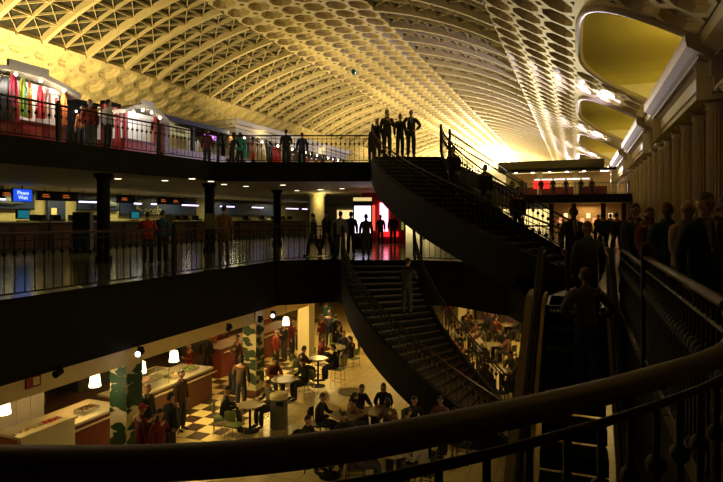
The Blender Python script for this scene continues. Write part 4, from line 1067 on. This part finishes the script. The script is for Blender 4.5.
# menu boards glowing
for i, (y0, y1, c, s_, lb) in enumerate(((11.7, 13.6, (1, .62, .2), .5, 'lit warm menu board behind the glass display case'), (14.4, 16.2, (1, .25, .12), .6, 'lit reddish menu board behind the checkered floor'), (18.5, 20.2, (1, .75, .4), 1.4, 'lit pale menu board behind the leaf painted pillar'), (21.2, 23.4, (1, .6, .25), 1.0, 'lit orange menu board behind the crowd'), (25, 28, (1, .85, .5), 2.0, 'brightest menu board near the curved stair'))):
    t = thing('menu_board', lb, 'sign', (-14.6, (y0+y1)/2, -2.75)); L = y1-y0
    MB().box((0, 0, .35), (.1, L, .75)).build('casing', blk_m, t); MB().box((.06, 0, .35), (.02, L-.08, .66)).build('lit_panel', emis('menu%d' % i, c, s_), t)
    m = MB()
    for q in range(4):
        for k in range(int(L/.5)): m.box((.075, -L/2+.3+k*.5, .12+q*.14), (.006, R.uniform(.2, .36), .03))
    m.build('menu_lines', brown_m, t)
    MB().tube([(0, -L/3, .7), (0, -L/3, 1.15)], .015, 6).build('hanger', blk_m, t); MB().tube([(0, L/3, .7), (0, L/3, 1.15)], .015, 6).build('hanger', blk_m, t)
# litter bin
x, y, z = onfloor(279, 427, LF); t = thing('litter_bin', 'round grey litter bin with cream domed top beside the bistro table', 'bin', (x, y, LF), TH)
MB().lathe([(.25, 0), (.26, .04), (.25, .80), (.26, .84)], n=28).build('body', bin_m, t, smooth=False)
MB().lathe([(.27, .84), (.27, .93), (.22, .985), (.05, 1.0)], n=28).build('lid', bulk_m, t, smooth=False)
MB().box((.06, -.255, .74), (.2, .03, .12)).build('opening', blk_m, t)
# furniture prototypes
def mk_table(label, loc, top=.36, h=.75, m=tabtop_m):
    t = thing('cafe_table', label, 'table', loc, 0, None)
    MB().lathe([(top-.02, h-.03), (top, h-.02), (top, h), (top-.01, h+.005)], n=28).build('table_top', m, t)
    MB().tube([(0, 0, .03), (0, 0, h-.03)], .035, 10).build('pedestal', blk_m, t); MB().lathe([(.26, 0), (.26, .015), (.05, .05)], n=22).build('base', blk_m, t)
    return t
def mk_chair(name, label, h, m, mf):
    t = thing(name, label, 'chair' if h < .6 else 'stool')
    MB().box((0, 0, h), (.40, .40, .035)).build('seat', m, t)
    b_ = MB(); n = 8
    vs = [];
    for i in range(n+1):
        a = -.75+1.5*i/n
        for rr in (.26, .285):
            for zz in (h+.16, h+.42): vs.append((rr*math.sin(a)*.8, rr*math.cos(a)*.85, zz))
    b_.add(vs, [(4*i+k, 4*i+l, 4*i+4+l, 4*i+4+k) for i in range(n) for k, l in ((0, 1), (1, 3), (3, 2), (2, 0))]+[(0, 1, 3, 2), (4*n, 4*n+1, 4*n+3, 4*n+2)]).build('backrest', m, t)
    for sx in (-1, 1):
        for sy in (-1, 1):
            e = (sx*.16, sy*.16 if sy < 0 else .21, h+.40 if sy > 0 else h-.01)
            MB().tube([(sx*.20, sy*.21, 0), (sx*.165, sy*.17, h-.01), e], .012, 6).build('leg', mf, t)
    MB().tube([(-.18, -.19, h*.4), (.18, -.19, h*.4), (.18, .19, h*.4), (-.18, .19, h*.4), (-.18, -.19, h*.4)], .009, 6).build('footrest', mf, t)
    return t
proto_ch = {}
def chair(label, x, y, rz, kind):
    a = {'green': ('cafe_chair', .45, chairg_m, chrome_m), 'stool': ('bar_stool', .68, chairg_m, chrome_m), 'black': ('cafe_chair', .45, chairk_m, blk_m)}[kind]
    if kind not in proto_ch:
        t = mk_chair(a[0], label, a[1], a[2], a[3]); t.location = (x, y, LF); t.rotation_euler = (0, 0, rz); proto_ch[kind] = t
    else: dup(proto_ch[kind], (x, y, LF), rz, label)
CC = {'black': (.02, .018, .016), 'dark red': (.16, .015, .012), 'red': (.22, .012, .01), 'grey': (.16, .15, .11), 'pink': (.32, .16, .13), 'teal': (.02, .16, .18), 'brown': (.10, .05, .025), 'navy': (.02, .03, .07), 'white': (.5, .45, .36), 'orange': (.28, .07, .015), 'purple': (.15, .06, .14), 'tan': (.13, .08, .035)}
def group_table(desc, px, py, ppl, top=.36, h=.75, kind='green', tall=0):
    x, y, _ = onfloor(px, py, LF)
    mk_table(desc[0], (x, y, LF), top, h)
    for ang, c, st, lb in ppl:
        a = math.radians(ang)+TH; r_ = top+.33
        px_, py_ = x+math.sin(a)*r_, y-math.cos(a)*r_        # ang 0 = camera side
        dx, dy = x-px_, y-py_; rz = math.atan2(dx, -dy)
        cx_, cy_ = px_-dx/r_*.10, py_-dy/r_*.10
        chair('%s under %s, %s' % (('green stool' if kind == 'stool' else kind+' chair'), lb, desc[1]) if c else '%s at the %s, %s' % ('empty green stool' if kind == 'stool' else 'empty '+kind+' chair', desc[1], lb), cx_, cy_, rz, kind)
        if c: person('seated person in %s, %s' % (lb, desc[1]), 0, 0, LF+(.215 if kind == 'stool' else 0), rz, 'sit', st, top=tuple(v*.6 for v in CC[c]), tn='fc_'+c.replace(' ', '_'), legs=(.03, .03, .035), ln='fc_trousers', xy=(px_, py_), hair=R.choice([hairk, hairk, hairb]), scale=.97)
R.seed(11)
group_table(('round bistro table left of the litter bin', 'bistro table left of the bin'), 250, 431, [(-75, 'black', 'cap', 'black with dark cap'), (135, 'grey', 'short', 'grey jacket'), (-20, None, '', 'on its near side')])
group_table(('round marble table behind the litter bin', 'marble table behind the bin'), 284, 402, [(125, 'black', 'long', 'black coat'), (215, 'dark red', 'short', 'dark red top')], .42)
group_table(('small tall table right of the litter bin', 'tall table right of the bin'), 318, 386, [(-50, 'brown', 'short', 'brown jacket'), (70, 'black', 'short', 'black shirt'), (-100, None, '', 'nearest the bin')], .34, 1.0, 'stool')
group_table(('dark round table with a pair of people near the foreground rail', 'table just above the foreground rail'), 330, 476, [(-120, 'black', 'short', 'a black hood'), (150, 'black', 'long', 'black with long hair')], .36, .75, 'black')
group_table(('empty tall pedestal table in the open floor', 'empty tall pedestal table'), 351, 424, [], .38, .95)
group_table(('empty round pedestal table below the tall one', 'low pedestal table'), 345, 445, [(-110, 'black', 'short', 'black at its left')], .38, .8, 'black')
group_table(('round pale table with the pink clothed woman', 'pale table of the pink woman'), 378, 438, [(-70, 'pink', 'long', 'pink blouse'), (-140, 'black', 'short', 'black at the back left'), (165, 'black', 'long', 'black at the back right'), (20, 'tan', 'long', 'tan fur collar')], .42, .75, 'black')
group_table(('round table under the lower curved stair edge', 'table under the stair edge'), 430, 455, [(60, 'teal', 'long', 'a teal coat'), (-60, 'brown', 'short', 'a brown jacket'), (150, 'pink', 'short', 'a rose shirt'), (-150, 'black', 'short', 'a black jacket')], .42, .75, 'black')
group_table(('round table just below the lower stair stringer', 'table below the stair stringer'), 392, 484, [(-80, 'purple', 'long', 'a purple top'), (60, 'white', 'short', 'a white shirt'), (170, 'black', 'short', 'a black sweater')], .40, .75, 'black')
group_table(('round table beside the plain cream pillar', 'table beside the plain cream pillar'), 338, 366, [(-70, 'dark red', 'short', 'dark red'), (50, 'black', 'short', 'black'), (160, 'navy', 'short', 'navy')], .38, .75, 'green')
group_table(('round table in the open floor under the bulkhead end', 'table under the bulkhead end'), 352, 352, [(-70, 'black', 'short', 'a black parka'), (90, 'red', 'short', 'a red pullover')], .38, .75, 'green')
for i, (px, py) in enumerate(((447, 372), (468, 352), (492, 362), (478, 336), (505, 340), (500, 392), (422, 347))):
    nm = ['left table behind the stair balusters', 'middle table behind the stair balusters', 'right table behind the stair balusters', 'back table behind the stair balusters', 'farthest right table behind the stair', 'near table right of the stair foot', 'table by the stair view pillar'][i]
    cs = R.sample(list(CC), 4)
    group_table(('round '+nm, nm), px, py, [(a+R.uniform(-15, 15), c, R.choice(['short', 'long', 'short']), c+' clothes') for a, c in zip((-60, 50, 140, -140), cs)], .40, .75, 'black')
st = [(141, 12.9, 'red', 'cap', 'red with a red cap, first in the queue by the leaf pillar'), (147, 14.4, 'black', 'short', 'black in the queue by the leaf pillar'), (159, 12.6, 'red', 'long', 'bright pinkish red in the queue by the leaf pillar'), (170, 13.7, 'black', 'short', 'black standing right of the queue by the leaf pillar'),
 (181, 15.8, 'brown', 'short', 'brown behind the queue by the leaf pillar'), (190, 19.5, 'red', 'short', 'red serving behind the cream topped counter'), (206, 21, 'black', 'short', 'black alone at the edge of the checkered floor'),
 (232, 19, 'dark red', 'long', 'dark red on the checkered floor left of the leafy pillar'), (238, 20.5, 'brown', 'short', 'brown queuing at the dark red counter'), (247, 20, 'red', 'short', 'orange red against the leafy pillar'), (241, 17.4, 'tan', 'long', 'tan standing near the bistro table'),
 (276, 22, 'red', 'short', 'red right of the leafy pillar'), (284, 23.5, 'black', 'short', 'black queuing below the small pendant lamp'), (292, 24, 'dark red', 'long', 'dark red queuing near the plain pillar'), (298, 25.5, 'white', 'short', 'white near the plain pillar'), (322, 25, 'dark red', 'short', 'dark red right of the plain pillar'), (329, 26, 'navy', 'short', 'navy near the end of the bulkhead'), (336, 25, 'black', 'short', 'black near the end of the bulkhead'), (327, 29, 'teal', 'long', 'teal far behind the plain pillar'), (210, 22, 'orange', 'short', 'orange working behind the dark red counter'), (222, 23, 'dark red', 'short', 'dark red working behind the dark red counter'), (268, 27, 'orange', 'short', 'orange far behind the leafy pillar'), (448, 31, 'red', 'short', 'red beside the pillar behind the stair'), (474, 33, 'white', 'short', 'white far behind the stair balusters'), (488, 30, 'purple', 'short', 'purple right of the pillar behind the stair'), (497, 33, 'red', 'short', 'red farthest under the landing')]
for i, (px, D, c, sty, lb) in enumerate(st):
    person('person in '+lb, px, D, LF, R.choice([AW, FC+1.2, AW-.7, FC-.8]), R.choice(['stand', 'talk', 'stand']), sty, top=tuple(v*.6 for v in CC[c]), tn='fc_'+c.replace(' ', '_'), legs=(.03, .03, .035), ln='fc_trousers', hair=cloth('fcred', (.3, .02, .02)) if sty == 'cap' else R.choice([hairk, hairb]), scale=R.uniform(.93, 1.0))
# camera
cam = bpy.data.cameras.new('camera'); cam.sensor_width = 36; cam.lens = 36*F/723; cam.shift_y = -(241-HY)/723; cam.clip_end = 500; cam.clip_start = .05
co = bpy.data.objects.new('camera', cam); COL.objects.link(co); co.location = (0, 0, EYE); co.rotation_euler = (PI/2, 0, TH); SC.camera = co
w = bpy.data.worlds.new('world'); SC.world = w; w.use_nodes = True
w.node_tree.nodes['Background'].inputs[0].default_value = (.25, .22, .2, 1); w.node_tree.nodes['Background'].inputs[1].default_value = .02
SC.view_settings.view_transform = 'Standard'; SC.view_settings.look = 'None'; SC.view_settings.gamma = 1; SC.view_settings.exposure = 0
# LIGHTS
warm = (1, .73, .25); cool = (.86, .76, 1); yel = (1, .82, .24)
# uplights above the kiosk roofs washing the left flank of the vault
for y, p in ((11, 450), (19.5, 3600), (28, 1300)): light('AREA', (-31, y, 6.6), p, warm, 1.2, aim=(-37, y+1, 12.5))
for y, p in ((48, 2600), (68, 3200), (90, 4200), (115, 5000)): light('AREA', (-30, y, 6.0), p, warm, 4, aim=(-18, y+8, 18))
light('POINT', (-22, 165, 10), 110000, (1, .86, .5), 2)
light('POINT', (-24, 130, 8), 60000, (1, .84, .46), 2)
for n in range(1, 7):
    y = 5.5+16.2+19*n
    light('SPOT', (3.0, y, 8.2), 4500, cool, .2, aim=(-4.2, y+5.5, 13.4), spot=1.1, blend=.9)  # added cool spots without fixtures, for the pale sheen on the right coffers
for n in range(0, 6): light('POINT', (7.0, 9.8+19*n, 9.9), 1300, yel, .25)
# food court ceiling lights
fcw = (1, .68, .20)
for y in (9, 13, 17, 21, 26): light('AREA', (-14.0, y, -1.75), 32, fcw, 1.4, rot=(0, 0, 0))
for y in (13.6, 18.8, 23.5): light('AREA', (-10.9, y, -1.72), 170, fcw, .8, aim=(-7.4, y, -4.5))
for x, y in ((-8.5, 24), (-8.5, 28), (-3, 27), (1, 24), (-4, 22)): light('AREA', (x, y, -1.72), 60, fcw, 1.2, rot=(0, 0, 0))
# kiosk interiors
for y in (12.4, 13.4, 14.4): light('POINT', (-16.75, y, UF+1.9), 30, (1, .88, .75), .08)
for y in (17.0, 18.4): light('POINT', (-16.7, y, UF+1.85), 30, (.95, .88, .9), .08)
light('POINT', (-17.9, YonX(-17.4, 111), UF+2.0), 30, (1, .9, .8), .1)
light('POINT', (-18, 21.5, UF+1.9), 10, (1, .85, .4), .1)
for y in (25, 28.5, 32, 37): light('POINT', (-17.0, y, UF+2.2), 32, (1, .82, .5), .15)
light('AREA', (-1.5, 64, UF+2.6), 140, (1, .75, .4), 2, rot=(0, 0, 0))
light('AREA', (1, 64.5, 2.8), 60, (1, .65, .3), 2, rot=(0, 0, 0))
# ticket hall
for y in (20, 23, 27, 32, 38, 46): light('AREA', (-26.0, y, 2.85), 60, (1, .84, .36), .5, rot=(0, 0, 0), sizey=2)
for y in (20, 29): light('AREA', (-19, y, 2.9), 30, (1, .85, .45), .5, rot=(0, 0, 0))
light('POINT', (-14.2, 30.4, 2.6), 40, (1, .8, .35), .2)
for y in (9, 15): light('AREA', (-1.6, y, -1.75), 42, (1, .70, .26), .8, aim=(-10, y, -2.2))  # added fill lights low in the atrium, brightening the cream bulkhead band
light('SPOT', (1.0, 118, 9.5), 500000, cool, .5, aim=(-3.0, 40, 13.0), spot=.5, blend=.9)  # added far spot raking back along the right vault for cool edge highlights
